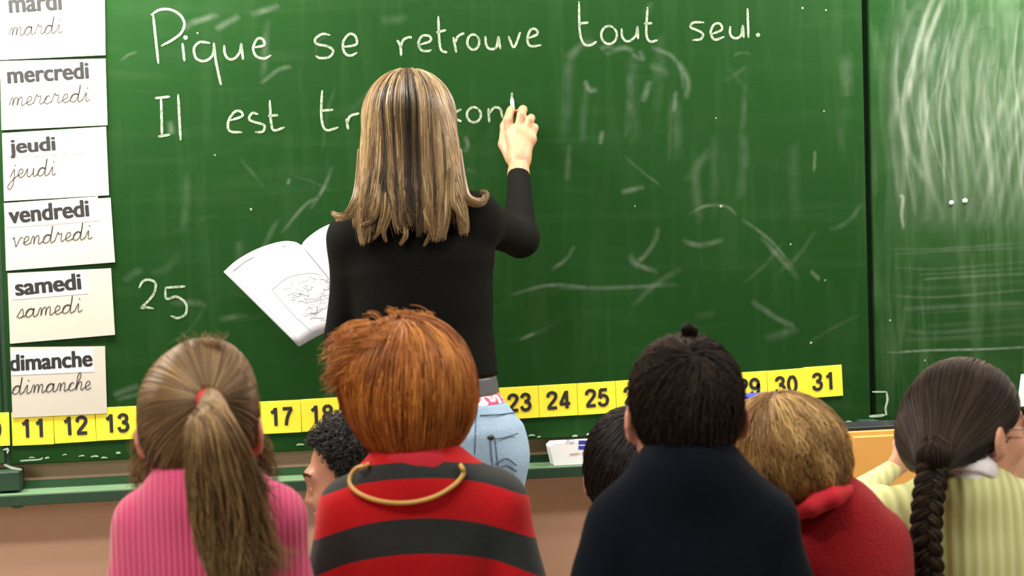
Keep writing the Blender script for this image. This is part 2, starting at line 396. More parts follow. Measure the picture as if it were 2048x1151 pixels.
# writing
def zA(pts): return [(280+x/2.4976, y/2.4976) for x, y in pts]
def zB(pts): return [(1080+x/2.1157, y/2.1157) for x, y in pts]
def zC(pts): return [(x/2.2125, 500+y/2.2125) for x, y in pts]
def oval(cx, cy, rx, ry): return [(cx+rx*math.sin(t+0.5), cy-ry*math.cos(t+0.5)) for t in np.linspace(0, 2*math.pi*1.03, 13)]
line1 = [zA(p) for p in (
 [(65,70),(92,318)], [(55,75),(100,48),(160,50),(205,80),(222,120),(205,165),(160,200),(105,230)],
 [(212,215),(222,305)], [(350,215),(300,210),(270,240),(280,290),(320,305),(360,280),(372,225)], [(368,212),(380,310),(405,425)],
 [(420,225),(425,270),(445,295),(475,290),(500,255),(505,215)], [(505,215),(515,298)],
 [(565,238),(620,225),(612,195),(585,195),(565,240),(580,280),(620,292),(655,275)],
 [(950,175),(910,170),(875,195),(885,220),(940,232),(965,255),(945,285),(900,290),(878,278)],
 [(1010,235),(1080,222),(1075,180),(1045,170),(1015,210),(1020,260),(1050,278),(1085,262)],
 [(1285,200),(1300,230),(1305,280)], [(1300,240),(1315,200),(1345,186),(1358,190)],
 [(1390,225),(1450,205),(1445,180),(1410,180),(1390,215),(1405,250),(1440,255),(1455,248)],
 [(1490,80),(1495,200),(1505,250),(1535,262)], [(1480,162),(1530,150)],
 [(1565,185),(1580,262)], [(1573,215),(1590,180),(1620,165)], oval(1665,210,30,38),
 [(1725,180),(1730,225),(1750,245),(1780,235),(1790,180)], [(1790,180),(1800,245)], [(1840,180),(1868,235),(1900,160)],
 [(1938,192),(1985,170),(1975,145),(1950,150),(1935,195),(1950,230),(2005,225)])]
line1 += [zB(p) for p in (
 [(165,6),(168,130),(185,185),(215,190),(240,175)], [(165,100),(205,95)], oval(292,148,33,38),
 [(345,120),(350,160),(375,175),(405,150),(412,110)], [(412,110),(415,165)],
 [(455,30),(450,140),(465,175),(498,170)], [(440,100),(475,98)],
 [(695,95),(650,95),(637,115),(670,130),(690,145),(680,165),(645,170)],
 [(725,145),(770,125),(760,100),(735,105),(722,140),(740,168),(780,155)],
 [(805,110),(805,145),(825,162),(850,150),(858,105)], [(858,105),(862,160)], [(878,35),(882,160)])]
line2 = [zA(p) for p in (
 [(105,485),(110,680)], [(75,490),(150,482)], [(90,682),(150,672)], [(190,470),(203,700)],
 [(445,602),(510,580),(500,555),(470,560),(440,610),(450,655),(510,660)],
 [(590,570),(560,565),(545,595),(575,610),(620,625),(615,655),(575,660)],
 [(648,500),(655,610),(670,650),(722,635)], [(640,578),(690,575)],
 [(910,450),(905,560),(915,630),(940,650),(990,635)], [(905,552),(965,548)],
 [(1030,592),(1040,647)], [(1032,620),(1050,580),(1095,565)],
 [(1170,605),(1235,585),(1225,560),(1195,562),(1168,610),(1180,650),(1235,640)],
 [(1330,565),(1300,560),(1285,585),(1315,605),(1345,620),(1335,645),(1295,648)],
 [(1606,545),(1580,560),(1576,590),(1606,607)], oval(1668,573,35,38),
 [(1740,540),(1745,612)], [(1742,568),(1770,537),(1800,545),(1810,590)], [(1858,462),(1857,565)])]
def write(name, strokes, wpx, label, dots=(), par=None):
    m = MB()
    for s in strokes: pxrib(m, s, wpx, 0.0012, 8 if len(s) == 2 else 26)
    for x, y, r in dots: disc(m, x, y, r, 0.0012)
    return tag(m.build(name, M_chalk, par or mid), label)
for wd, i0, i1, dots in (('Pique', 0, 8, [(371, 75, 4.5)]), ('se', 8, 10, ()), ('retrouve', 10, 22, ()), ('tout', 22, 29, ()), ('seul.', 29, 34, [(1516, 70, 4.5)])):
    write('chalk_word', line1[i0:i1], 5.0, f'chalk word {wd} in top line', dots)
for wd, i0, i1 in (('Il', 0, 4), ('est', 4, 8), ('tr, its end behind the hair', 8, 14), ('cont, still being written', 14, 19)):
    write('chalk_word', line2[i0:i1], 5.0, f'chalk word {wd} in second line')
write('chalk_number', [zC(p) for p in ([(615,168),(630,140),(655,130),(688,145),(682,190),(655,225),(625,255),(645,252),(680,258)],
      [(820,160),(730,166)], [(732,166),(736,215),(780,205),(822,235),(822,280),(788,300),(755,290)])], 5.0, 'chalk number 25')
write('chalk_word', [zB(p) for p in ([(1400,-30),(1396,0),(1410,25),(1440,32),(1470,15),(1478,-20)], [(1478,-40),(1485,14)], [(1512,-40),(1516,12)], [(1515,-20),(1540,-38)])], 5.0, 'chalk letters at top of right wing', (), wing)
# wiped and ghosted chalk
sm = SoftMB()
ghost = [zA([(215,150),(260,115),(320,95),(395,70)]), zA([(600,420),(690,350),(760,330)]), [(1200,100),(1215,92),(1232,100)], [(1208,110),(1245,96),(1270,105)],
 [(1262,108),(1285,118),(1278,100)], [(1300,95),(1340,110),(1362,140),(1368,180)], [(1355,120),(1375,160),(1372,200)], [(1300,160),(1292,185),(1284,205)], [(1352,180),(1348,225)], [(1168,160),(1180,180),(1196,178)],
 [(1375,430),(1410,412),(1450,412),(1475,430)], [(1362,480),(1400,490),(1450,478)], [(1315,450),(1312,475),(1295,505),(1275,525),(1290,535),(1320,545)], [(1262,505),(1265,520),(1278,533)],
 [(1500,600),(1560,640),(1590,650)], [(1150,490),(1130,520),(1100,540)], [(1110,575),(1230,575),(1360,568)], [(1240,385),(1290,373)], [(1630,300),(1628,345)], [(1620,540),(1640,560)],
 [(620,420),(650,370),(665,330)], [(560,470),(610,410),(640,395)], [(575,370),(580,355)], [(1520,470),(1600,560)], [(1480,435),(1540,480),(1590,540)], [(1020,590),(1100,570),(1180,575)],
 [(230,800),(290,785),(340,790)], [(225,790),(280,770)], [(1040,680),(1070,665)], [(1205,260),(1200,290)], [(930,270),(935,290),(928,305)], [(340,240),(343,270)], [(500,30),(560,10)], [(430,60),(480,30)]]
for q in ghost: sm.rib(q, random.uniform(5, 10), 0.0006, 20)
for _ in range(40):
    x = random.uniform(240, 1700); y = random.uniform(20, 700); a = random.gauss(-0.6, 0.6); l = random.uniform(30, 140); c = random.uniform(-25, 25)
    sm.rib([(x, y), (x+l*0.5*math.cos(a)+c*0.3, y+l*0.5*math.sin(a)+c*0.4), (x+l*math.cos(a), y+l*math.sin(a))], random.uniform(4, 14), 0.0004, 10, random.uniform(.15, .6))
for _ in range(14):
    x = random.uniform(1120, 1700); y = random.uniform(60, 330); sm.rib([(x, y), (x+random.uniform(-5, 5), y+60), (x+random.uniform(-8, 8), y+random.uniform(90, 200))], random.uniform(8, 22), 0.0005, 12, random.uniform(.2, .5))
tag(sm.done('chalk_smudges', M_faint, mid), 'faint ghosted chalk strokes', kind='stuff')
wp = SoftMB()
for i in range(16):
    x = 1800+i*20; wp.rib([(x+20, -60), (x-10, 120), (x+random.uniform(-8, 12), 300), (x+random.uniform(0, 20), 470)], random.uniform(26, 44), 0.0044, 20, .55)
for i in range(30):
    x = 1790+i*9.5+random.uniform(-6, 6); t0 = random.uniform(-20, 160); b0 = 466-random.uniform(0, 110); lean = -25+i*1.5
    wp.rib([(x+lean*-0.8+10, t0), (x-12, t0+(b0-t0)*0.35), (x+random.uniform(-8, 12), t0+(b0-t0)*0.7), (x+random.uniform(0, 45)-i*0.8, b0)], random.uniform(3, 13), 0.0046+0.00002*i, 24, random.uniform(.4, 1.1))
for i in range(8):
    x = 1930+i*28; wp.rib([(x+110, 130+i*12), (x+50, 270), (x, 458)], random.uniform(5, 12), 0.0055, 16, .8)
for i in range(12):
    y = 490+i*17+random.uniform(-6, 6); wp.rib([(1770+random.uniform(0, 80), y+4), (1880, y+random.uniform(-3, 8)), (2100, y-12)], random.uniform(3, 8), 0.0052, 12, random.uniform(.2, .7))
wp.rib([(1798, 395), (1806, 394), (1803, 430), (1808, 460)], 6, 0.0058, 10, 2.5); wp.rib([(1770, 706), (1860, 700), (1960, 698), (2080, 692)], 4, 0.0058, 10, 2)
wp.rib([(1846, 150), (1853, 90), (1870, 40), (1890, -10)], 9, 0.0059, 16, 1.6); wp.rib([(1812, 210), (1840, 70), (1870, -15)], 9, 0.006, 16, 1.6)
wp.rib([(1850, 160), (1852, 230), (1850, 320)], 7, 0.006, 16, 1.4)
tag(wp.done('chalk_smudges', M_faint2, wing), 'wiped chalk streaks on right wing', kind='stuff')
fl = MB()
for x, y, r in [(1442,412,3),(1270,412,2),(1581,488,2.2),(1622,685,3),(1650,560,2),(502,418,2.6),(395,66,2),(1652,20,2),(1605,16,2.4),(1780,640,2.4),(1432,236,1.8),(1648,222,2),(430,310,1.8),(1850,720,2)]: disc(fl, x, y, r, 0.006, 8)
tag(fl.build('chalk_specks', M_chalk, board), 'white chalk specks', kind='stuff')
# tray below the board
trz = BP(150, 985, 0.09)[2]
TRX = BP(1690, 900, .1)[0]
tray = empty('chalk_tray', (0.4, WY, trz), 'long green metal chalk tray along the wall below the board', 'tray')
m = MB(); m.box((LX-0.25, YB-0.09, trz-0.006), (TRX, WY, trz)); m.build('shelf', M_tray, tray)
m = MB(); m.box((LX-0.25, YB-0.094, trz-0.024), (TRX, YB-0.086, trz+0.002)); m.build('front_lip', M_dgreen, tray, bevel=0.002)
m = MB(); m.box((LX-0.25, WY-0.008, trz), (TRX, WY, trz+0.014)); m.build('back_rim', M_green, tray)
kb = Fld(); c = BP(34, 1005, 0.08); kb.ell(c, (0.021, 0.014, 0.013)); sdf_obj('knob', kb, 0.003, M_dgreen, tray)

# ------------------------------------------------------------------ printed text
DG = None
def font_mesh(txt, bold=0.0):
    cu = bpy.data.curves.new('t', 'FONT'); cu.body = txt; cu.offset = bold; cu.size = 1.0; cu.extrude = 0.0
    o = bpy.data.objects.new('t', cu); COL.objects.link(o); dg = bpy.context.evaluated_depsgraph_get()
    me = bpy.data.meshes.new_from_object(o.evaluated_get(dg)); bpy.data.objects.remove(o); bpy.data.curves.remove(cu)
    v = np.empty(len(me.vertices)*3); me.vertices.foreach_get('co', v); return me, v.reshape(-1, 3)
def text_on(name, txt, org, xv, yv, width, height, nv, off, m, parent, bold=0.030):
    """txt fitted to a width x height box whose lower left corner is org (ascender to baseline); heavy strokes from shifted outlines"""
    me, v = font_mesh(txt); x0, x1 = v[:, 0].min(), v[:, 0].max(); h = v[:, 1].max(); nv_ = len(v)
    fs = [tuple(p.vertices) for p in me.polygons]; bpy.data.meshes.remove(me); mb = MB(); bx = bold*width/(x1-x0); by = bold*0.6*height/h
    base = org+np.outer((v[:, 0]-x0)/(x1-x0)*width, xv)+np.outer(v[:, 1]/h*height, yv)
    for i, (dx, dy) in enumerate([(-1,-1),(1,-1),(-1,1),(1,1),(0,0),(-1.4,0),(1.4,0)]):
        mb.add(base+xv*bx*dx+yv*by*dy+nv*(off+0.00003*i), fs)
    return mb.build(name, m, parent)
NV = np.array([0, -1.0, 0])
# cursive letters (x height 1)
CUR = {'i': ([[(0,.1),(.25,1),(.28,.15),(.42,0),(.6,.2)]], .6, (.3,1.55)),
 'u': ([[(0,.2),(.2,1),(.22,.2),(.4,0),(.65,.4),(.7,1),(.72,.15),(.85,0),(1,.2)]], 1, None),
 'm': ([[(0,.1),(.13,.9),(.25,.85),(.27,0)],[(.27,.1),(.35,.75),(.5,1),(.6,.8),(.6,0)],[(.6,.1),(.68,.75),(.83,1),(.93,.8),(.93,.1),(1.05,0),(1.2,.2)]], 1.2, None),
 'n': ([[(0,.1),(.13,.9),(.25,.85),(.27,0)],[(.27,.1),(.35,.75),(.52,1),(.62,.8),(.62,.1),(.75,0),(.9,.2)]], .9, None),
 'a': ([[(0,.1),(.3,.9),(.6,.85),(.4,1),(.12,.75),(.1,.2),(.3,0),(.55,.3),(.65,1),(.65,.15),(.78,0),(.95,.2)]], .95, None),
 'r': ([[(0,.1),(.2,1.15),(.3,.9),(.5,.95),(.48,.2),(.6,0),(.75,.2)]], .75, None),
 'd': ([[(0,.1),(.3,.9),(.6,.85),(.4,1),(.12,.75),(.1,.2),(.3,0),(.55,.3),(.68,1.3),(.7,2)],[(.7,2),(.66,.2),(.8,0),(.97,.2)]], .97, None),
 'e': ([[(0,.2),(.4,.55),(.42,.9),(.25,1),(.1,.6),(.15,.15),(.35,0),(.6,.2)]], .6, None),
 'c': ([[(0,.1),(.15,.5),(.3,.95),(.48,.8)],[(.3,.95),(.12,.7),(.1,.2),(.3,0),(.6,.2)]], .6, None),
 'j': ([[(0,.1),(.3,1),(.3,-.7),(.1,-1.3),(-.12,-1.0),(.2,-.3),(.55,.2)]], .55, (.32,1.5)),
 'v': ([[(0,.8),(.12,1),(.25,.1),(.35,0),(.6,.9),(.8,.85)]], .8, None),
 's': ([[(0,.1),(.35,1.05),(.48,.35),(.32,0),(.1,.1)],[(.32,0),(.6,.2)]], .6, None),
 'h': ([[(0,.2),(.35,1.6),(.25,2.1),(.1,1.5),(.12,0)],[(.12,.1),(.22,.75),(.4,1),(.5,.8),(.5,.1),(.6,0),(.75,.2)]], .75, None)}
def cursive_on(word, org, xv, yv, width, xh, off, parent, wline=0.0021):
    tot = sum(CUR[c][1] for c in word); sx = width/tot; m = MB(); x = 0
    def put(p): return org+xv*(p[0]*sx)+yv*(p[1]*xh)+NV*off
    for c in word:
        st, adv, dot = CUR[c]
        for s in st:
            P = catmull([put((x+a+0.12*b, b)) for a, b in s], 8*len(s)); T = np.gradient(P, axis=0)
            N = np.stack([-T[:, 2], T[:, 1]*0, T[:, 0]], 1); N /= np.maximum(np.linalg.norm(N, axis=1, keepdims=True), 1e-9)
            n = len(P); m.add(np.concatenate([P+N*wline/2, P-N*wline/2]), [(i, i+1, n+i+1, n+i) for i in range(n-1)])
        if dot:
            c0 = put((x+dot[0]+0.12*dot[1], dot[1])); m.add([c0+(xv*math.cos(t)+yv*math.sin(t))*wline*0.9 for t in np.linspace(0, 6.28, 7)[:-1]], [tuple(range(6))])
        x += adv
    return m.build('cursive_word', M_pen, parent)
days = [('mardi', [(-8,-45),(209,-40),(211,110),(-5,120)], (20,123,25,37), (18,125,72,17), 175),
 ('mercredi', [(0,122),(211,117),(215,250),(3,260)], (17,177,166,33), (18,180,212,17), 195),
 ('jeudi', [(4,266),(212,253),(218,390),(8,402)], (22,110,306,28), (20,112,356,17), 170),
 ('vendredi', [(8,408),(221,395),(230,524),(12,541)], (20,178,446,33), (24,185,492,17), 200),
 ('samedi', [(15,546),(222,536),(230,669),(20,687)], (33,162,590,32), (33,165,636,17), 176),
 ('dimanche', [(20,694),(210,692),(214,826),(25,835)], (21,184,741,32), (23,182,788,17), 188)]
for i, (wd, q, pr, cu, lx) in enumerate(days):
    off = 0.0045+0.0004*i
    P = [BP(x, y, off) for x, y in q]
    t = empty('weekday_card', P[3], f'cream paper card printed {wd} over the same word in cursive', 'card', 'weekday cards down the left of the board')
    mb = MB(); mb.slab([P[3], P[2], P[1], P[0]], NV, 0.003); mb.build('card_sheet', M_card, t)
    xv = nrm(P[2]-P[3]); yv = np.cross(xv, NV)*-1; yv = nrm(np.array([-xv[2], 0, xv[0]])); sc = np.linalg.norm(P[2]-P[3])/np.hypot(q[2][0]-q[3][0], q[2][1]-q[3][1])
    a = BP(max(pr[0]-9, q[0][0]+4), pr[2]+9, off); W = (lx-max(pr[0]-9, q[0][0]+4))*sc; H = (pr[3]+17)*sc
    mb = MB(); mb.slab([a+NV*0.0006, a+xv*W+NV*0.0006, a+xv*W+yv*H+NV*0.0006, a+yv*H+NV*0.0006], NV, 0.0006); wl_ = mb.build('word_label', M_label, t)
    xt = nrm(xv+yv*0.02)
    text_on('printed_word', wd, BP(pr[0], pr[2], off), xt, yv, (pr[1]-pr[0])*sc, pr[3]*sc, NV, 0.0012, M_ink, wl_)
    cursive_on(wd, BP(cu[0], cu[2], off), xt, yv, (cu[1]-cu[0])*sc, cu[3]*sc, 0.0008, t)

# ------------------------------------------------------------------ yellow number cards
def oval2(cx, cy, rx, ry): return [(cx+rx*math.sin(t), cy+ry*math.cos(t)) for t in np.linspace(0, 2*math.pi, 17)]
DIG = {'0': [oval2(.3, .5, .225, .445)], '1': [[(.38, 0), (.38, 1)], [(.36, .93), (.27, .80), (.13, .73)]],
 '2': [[(.08,.68),(.12,.86),(.3,.94),(.49,.87),(.53,.70),(.42,.5),(.2,.25),(.09,.07)], [(.04,.07),(.58,.07)]],
 '3': [[(.08,.74),(.14,.88),(.3,.94),(.46,.87),(.49,.73),(.42,.58),(.24,.53)], [(.24,.53),(.46,.46),(.53,.3),(.46,.12),(.28,.06),(.12,.12),(.06,.28)]],
 '4': [[(.40,.95),(.07,.28)], [(.02,.27),(.62,.27)], [(.43,0),(.43,1)]],
 '5': [[(.14,.93),(.54,.93)], [(.17,.96),(.10,.48)], [(.10,.46),(.2,.58),(.36,.61),(.51,.5),(.54,.3),(.46,.12),(.28,.06),(.12,.12),(.06,.26)]],
 '6': [[(.52,.75),(.44,.90),(.28,.94),(.12,.8),(.08,.45),(.12,.18),(.3,.06),(.48,.14),(.54,.33),(.46,.52),(.3,.58),(.14,.48),(.09,.32)]],
 '7': [[(.05,.93),(.57,.93)], [(.54,.92),(.36,.6),(.26,.3),(.22,0)]], '8': [oval2(.3, .74, .2, .2), oval2(.3, .28, .235, .22)]}
DIG['9'] = [[(.6-x, 1-y) for x, y in p] for p in DIG['6']]
def number_on(txt, org, xv, yv, h, off, par):
    m = MB(); adv = .72; th = .093*h; k_ = 0
    for i, ch in enumerate(txt):
        for st in DIG[ch]:
            q = catmull([org+xv*h*((i-len(txt)/2)*adv+.06+x)+yv*h*y+NV*(off+.00002*k_) for x, y in st], 2 if len(st) == 2 else 36); k_ += 1
            T = np.gradient(q, axis=0); N = np.cross(T, NV); N /= np.maximum(np.linalg.norm(N, axis=1, keepdims=True), 1e-9); n = len(q)
            m.add(np.concatenate([q+N*th, q-N*th]), [(a, a+1, n+a+1, n+a) for a in range(n-1)])
    return m.build('printed_number', M_ink, par)
zx = [-0.69, -0.588, -0.392, 0.0, 0.814, 1.31, 1.41]; zz = [BP(-18, 858)[2], BP(66, 856)[2], BP(231, 846)[2], BP(562, 833)[2], BP(1199, 795)[2], BP(1578, 769)[2], BP(1650, 762)[2]]
zx[3] = BP(562, 833)[0]
for n in range(10, 32):
    x = -0.588+0.1*(n-11)-0.0004*(n-11); z = float(np.interp(x, zx, zz)); sl = (np.interp(x+0.05, zx, zz)-np.interp(x-0.05, zx, zz))/0.1
    xv = nrm(np.array([1, 0, sl])); yv = np.array([-xv[2], 0, xv[0]]); off = 0.003 if n != 10 else 0.0065
    c = np.array([x, YB-off, z]); hw, hh = 0.0493, 0.0405
    if n == 10: c = c+xv*-0.004
    if n == 31: hw = 0.0515
    t = empty('number_card', c-yv*hh, f'yellow card printed with black number {n} along bottom edge of board', 'card', 'yellow number cards under the writing')
    mb = MB(); mb.slab([c-xv*hw-yv*hh, c+xv*hw-yv*hh, c+xv*hw+yv*hh, c-xv*hw+yv*hh], NV, 0.002); mb.build('card_sheet', M_yel, t, bevel=0.0006, seg=1)
    number_on(str(n), c-yv*0.0215, xv, yv, 0.045, 0.0012, t)
#==PART2==
# ------------------------------------------------------------------ people: heads, hands, hair
HF = nrm(np.array([FW[0], FW[1], 0])); HR = np.array([HF[1], -HF[0], 0]); HZ = np.array([0, 0, 1.0])
class Head:
    def __init__(s, c, size, yaw=0, pitch=0, tilt=0):
        s.c = np.asarray(c, float); s.s = size; a = math.radians(8+yaw); p = math.radians(pitch); t = math.radians(tilt)
        Y = np.array([math.sin(a), math.cos(a), 0]); X = np.array([math.cos(a), -math.sin(a), 0])
        Y, Z = Y*math.cos(p)-HZ*math.sin(p), HZ*math.cos(p)+Y*math.sin(p)
        s.X, s.Z, s.Y = X*math.cos(t)+Z*math.sin(t), Z*math.cos(t)-X*math.sin(t), Y
        s.A = np.stack([s.X, s.Y, s.Z])
    def __call__(s, x, y, z): return s.c+s.s*(s.X*x+s.Y*y+s.Z*z)
    def loc(s, P): return ((P-s.c)@s.A.T)/s.s
    def skull(s, f, g=0.0, k=0.02):
        f.ell(s(0, -.06, .13), np.array([.335+g, .42+g, .37+g])*s.s, s.A, k); return f
    def features(s, f):
        S_ = s.s; s.skull(f)
        f.ell(s(0, .10, -.12), np.array([.28, .29, .36])*S_, s.A, .03)
        f.ell(s(0, -.14, -.12), np.array([.26, .24, .28])*S_, s.A, .03)
        for e in (-1, 1):
            f.cone(s(.2*e, .04, -.22), s(.05*e, .27, -.42), .10*S_, .085*S_, .03)
            f.ell(s(.19*e, .26, -.13), np.array([.10, .10, .09])*S_, s.A, .03)           # cheek
            f.cone(s(.05*e, .40, .10), s(.2*e, .34, .10), .045*S_, .035*S_, .02)          # brow ridge
        f.sub(Fld().ell(s(.135, .43, .01), np.array([.075, .07, .045])*S_, s.A), .02)
        f.sub(Fld().ell(s(-.135, .43, .01), np.array([.075, .07, .045])*S_, s.A), .02)
        for e in (-1, 1):
            f.ell(s(.135*e, .345, .01), np.array([.060, .060, .060])*S_, s.A, .012)
            f.sub(Fld().ell(s(.137*e, .405, .006), np.array([.052, .06, .019])*S_, s.A), .004)
        f.cone(s(0, .385, .04), s(0, .455, -.11), .028*S_, .045*S_, .015)
        for e in (-1, 1): f.ell(s(.045*e, .41, -.125), np.array([.035, .04, .03])*S_, s.A, .008)
        f.ell(s(0, .365, -.255), np.array([.11, .05, .055])*S_, s.A, .02)
        f.ell(s(0, .345, -.40), np.array([.09, .06, .06])*S_, s.A, .03)
        for e in (-1, 1):                                                                   # ears, hollowed
            ax = np.stack([nrm(s.X-e*-0.0*s.Y+s.Y*0.45*e), nrm(s.Y-s.X*0.45*e), s.Z])
            f.ell(s(.375*e, -.05, -.04), np.array([.030, .085, .125])*S_, ax, .008)
            f.ell(s(.36*e, -.02, -.13), np.array([.028, .05, .05])*S_, ax, .01)
        return f
    def face_parts(s, par, iris, lip, brow_stops):
        for e in (-1, 1):
            c = s(.135*e, .343, .008); r = .050*s.s; n = 12; m = MB(); V = []; 
            for i in range(n+1):
                for j in range(2*n):
                    th, ph = math.pi*i/n, math.pi*j/n
                    V.append(c+r*(s.Y*math.cos(th)+s.X*math.sin(th)*math.cos(ph)+s.Z*math.sin(th)*math.sin(ph)))
            Q = [(i*2*n+j, i*2*n+(j+1) % (2*n), (i+1)*2*n+(j+1) % (2*n), (i+1)*2*n+j) for i in range(n) for j in range(2*n)]
            me = np_mesh('eye', V, Q); o = link('eye', me, M_eye, par); o.data.materials.append(iris)
            o.data.polygons.foreach_set('material_index', np.array([1 if k//(2*n) < 2 else 0 for k in range(len(o.data.polygons))], np.int32) if len(o.data.polygons) == len(Q) else np.zeros(len(o.data.polygons), np.int32))
        f = Fld()
        f.chain([s(-.105, .375, -.25), s(0, .425, -.238), s(.105, .375, -.25)], [.012*s.s, .022*s.s, .012*s.s], .004)
        f.chain([s(-.10, .375, -.265), s(0, .418, -.285), s(.10, .375, -.265)], [.012*s.s, .026*s.s, .012*s.s], .004)
        sdf_obj('lips', f, .0025, lip, par)
        for e in (-1, 1):
            P = []
            for i in range(60):
                u = random.random(); a = s(e*(.06+.17*u), .432-.10*u*u, .115+.02*math.sin(u*3)+random.uniform(-.014, .014))
                P.append(catmull([a, a+s.s*(s.X*e*.03+s.Z*.004), a+s.s*(s.X*e*.055-s.Y*.02)], 5))
            tubes('eyebrow', np.array(P), np.linspace(.0007, .0003, 5)[None], brow_stops, par, np.full(len(P), .3))
def hand(f, w, d, n, sz, curl=0.5, side=1, r=0.0075):
    """palm and five fingers: wrist w, direction d, palm normal n (the side the fingers close to)"""
    d = nrm(d); n = nrm(n-d*(np.dot(n, d))); x = np.cross(d, n)*side; K_ = sz/0.16
    for i, o in enumerate((-.027, -.009, .009, .025)):
        f.cone(w+d*.01*K_+x*o*.6*K_, w+d*.075*K_+x*o*K_, .013*K_, .0105*K_, .012)
    for o, L in ((-.028, .062), (-.0095, .070), (.009, .066), (.026, .052)):
        p = w+d*.075*K_+x*o*K_; a = 0.25+curl*0.5; pts = [p]
        for q, seg in enumerate((.45, .32, .23)):
            p = p+(d*math.cos(a)+n*math.sin(a)+x*o*1.2)*L*seg*K_; pts.append(p); a += curl*0.9
        f.chain(pts, [r*1.15*K_, r*1.08*K_, r*K_, r*.85*K_], .003)
    t = w+d*.022*K_-x*.026*K_
    f.chain([t, t+(d*.6-x*.7+n*.3)*.035*K_, t+(d*.9-x*.35+n*.5)*.062*K_, t+(d-x*.05+n*.6)*.082*K_], [r*1.5*K_, r*1.25*K_, r*1.1*K_, r*.9*K_], .006)

def hairline(h):
    def fn(P):
        q = h.loc(P); hl = np.interp(q[:, 1], [-.5, -.12, -.02, .06, .12, .2, .30, .55], [-.34, -.32, -.02, .02, .14, .28, .34, .36])
        return (hl-q[:, 2])*h.s*0.75
    return fn
def scalp_roots(h, f, n, cut=None, rg=None):
    rg = rg or RNG; v = rg.normal(size=(n*3, 3)); v /= np.linalg.norm(v, axis=1, keepdims=True)
    P = h(0, -.06, .10)+v@(h.A*np.array([.36, .44, .40])[:, None])*h.s
    P = f.project(P, 0, 4)
    if cut is not None: P = P[cut(P) < -0.001]
    return P[:n]
def trace(f, roots, dirfn, L, n=22, off=None, lift=0.0, stop=None, wproj=None):
    P = roots.copy(); out = [P.copy()]; N = len(P); L = np.broadcast_to(np.asarray(L, float), (N,)); st = (L/n)[:, None]; live = np.ones(N, bool)
    off = np.zeros(N) if off is None else off
    for i in range(n):
        g = f.grad(P); D = dirfn(P, (i+1)/n); D = D-g*np.sum(D*g, 1)[:, None]*0.95; D /= np.maximum(np.linalg.norm(D, axis=1, keepdims=True), 1e-6)
        Q = P+D*st; e = f(Q)-(off+lift*((i+1)/n)**2); w = 1.0 if wproj is None else wproj(Q)[:, None]
        Q = Q-f.grad(Q)*e[:, None]*w
        if stop is not None: live = live & ~stop(Q)
        P = np.where(live[:, None], Q, P+D*1e-5); out.append(P.copy())
    return np.stack(out, 1)
def clump(P, ng, amt, rg, rndmix=0.7, power=1.5):
    """pull strands to neighbouring guides; returns paths and a per-lock shade"""
    N, Sg, _ = P.shape; gi = rg.choice(N, min(ng, N), replace=False); G = P[gi]
    own = np.empty(N, int)
    for i in range(0, N, 2000): own[i:i+2000] = np.argmin(((P[i:i+2000, None, Sg//3]-G[None, :, Sg//3])**2).sum(-1), 1)
    t = (np.linspace(0, 1, Sg)**power)[None, :, None]
    P = P+(G[own]-P)*t*amt*rg.uniform(.5, 1.1, size=(N, 1, 1))
    sh = rg.random(len(gi))[own]*rndmix+rg.random(N)*(1-rndmix)
    return P, sh
def frizz(P, amp, rg, sc=40, power=1.5):
    N, Sg, _ = P.shape; t = np.linspace(0, 1, Sg)[None, :, None]; ph = rg.uniform(0, 6.28, size=(N, 1, 3)); fr = rg.uniform(.5, 2.2, size=(N, 1, 3))
    return P+np.sin(ph+fr*t*6)*amp*t**power
def strands(name, P, r0, m, par, sh, tip=0.35):
    n = P.shape[1]; R = r0*np.interp(np.linspace(0, 1, n), [0, .6, 1], [1, .95, tip])
    return tubes(name, P, R[None], m, par, sh)
def lock(pts, rad, n, rg, S_=26, spread=1.0, twist=0.0, tipj=0.08):
    """bundle of strands along a guide"""
    C = catmull(pts, S_); R = np.interp(np.linspace(0, 1, S_), np.linspace(0, 1, len(rad)), rad)
    T = np.gradient(C, axis=0); T /= np.maximum(np.linalg.norm(T, axis=1, keepdims=True), 1e-9)
    A = np.cross(T, np.array([.2, .9, .35])); A /= np.maximum(np.linalg.norm(A, axis=1, keepdims=True), 1e-6); B = np.cross(T, A)
    q = np.sqrt(rg.random(n))*spread; th = rg.uniform(0, 6.28, n); tw = twist*np.linspace(0, 1, S_)
    an = th[:, None]+tw[None]; P = C[None]+(A[None]*np.cos(an)[..., None]+B[None]*np.sin(an)[..., None])*(q[:, None]*R[None])[..., None]
    cutl = 1-rg.random(n)*tipj; idx = np.linspace(0, 1, S_)[None]*cutl[:, None]*(S_-1); i = np.minimum(idx.astype(int), S_-2); f_ = (idx-i)[..., None]
    ar = np.arange(n)[:, None]; return P[ar, i]*(1-f_)+P[ar, i+1]*f_
def cats(Ls):
    n = max(x.shape[1] for x in Ls); o = []
    for x in Ls:
        u = np.linspace(0, x.shape[1]-1, n); i = np.minimum(u.astype(int), x.shape[1]-2); t = (u-i)[None, :, None]
        o.append(x[:, i]*(1-t)+x[:, i+1]*t)
    return np.concatenate(o)
def cap(name, f, h, cut, m, par, val=0.2, vox=0.005, shrink=0.004):
    g = Fld(); g.p = list(f.p); 
    V, Q = surf((lambda: CapF(g, cut, shrink))(), vox)
    me = np_mesh(name, V, Q); fattr(me, 'rnd', np.full(len(V), val)); return link(name, me, m, par)
class CapF:
    def __init__(s, f, cut, sh): s.f, s.cut, s.sh = f, cut, sh
    def __call__(s, P): return np.maximum(s.f(P)+s.sh, s.cut(P))
    def bounds(s, pad): return s.f.bounds(pad)
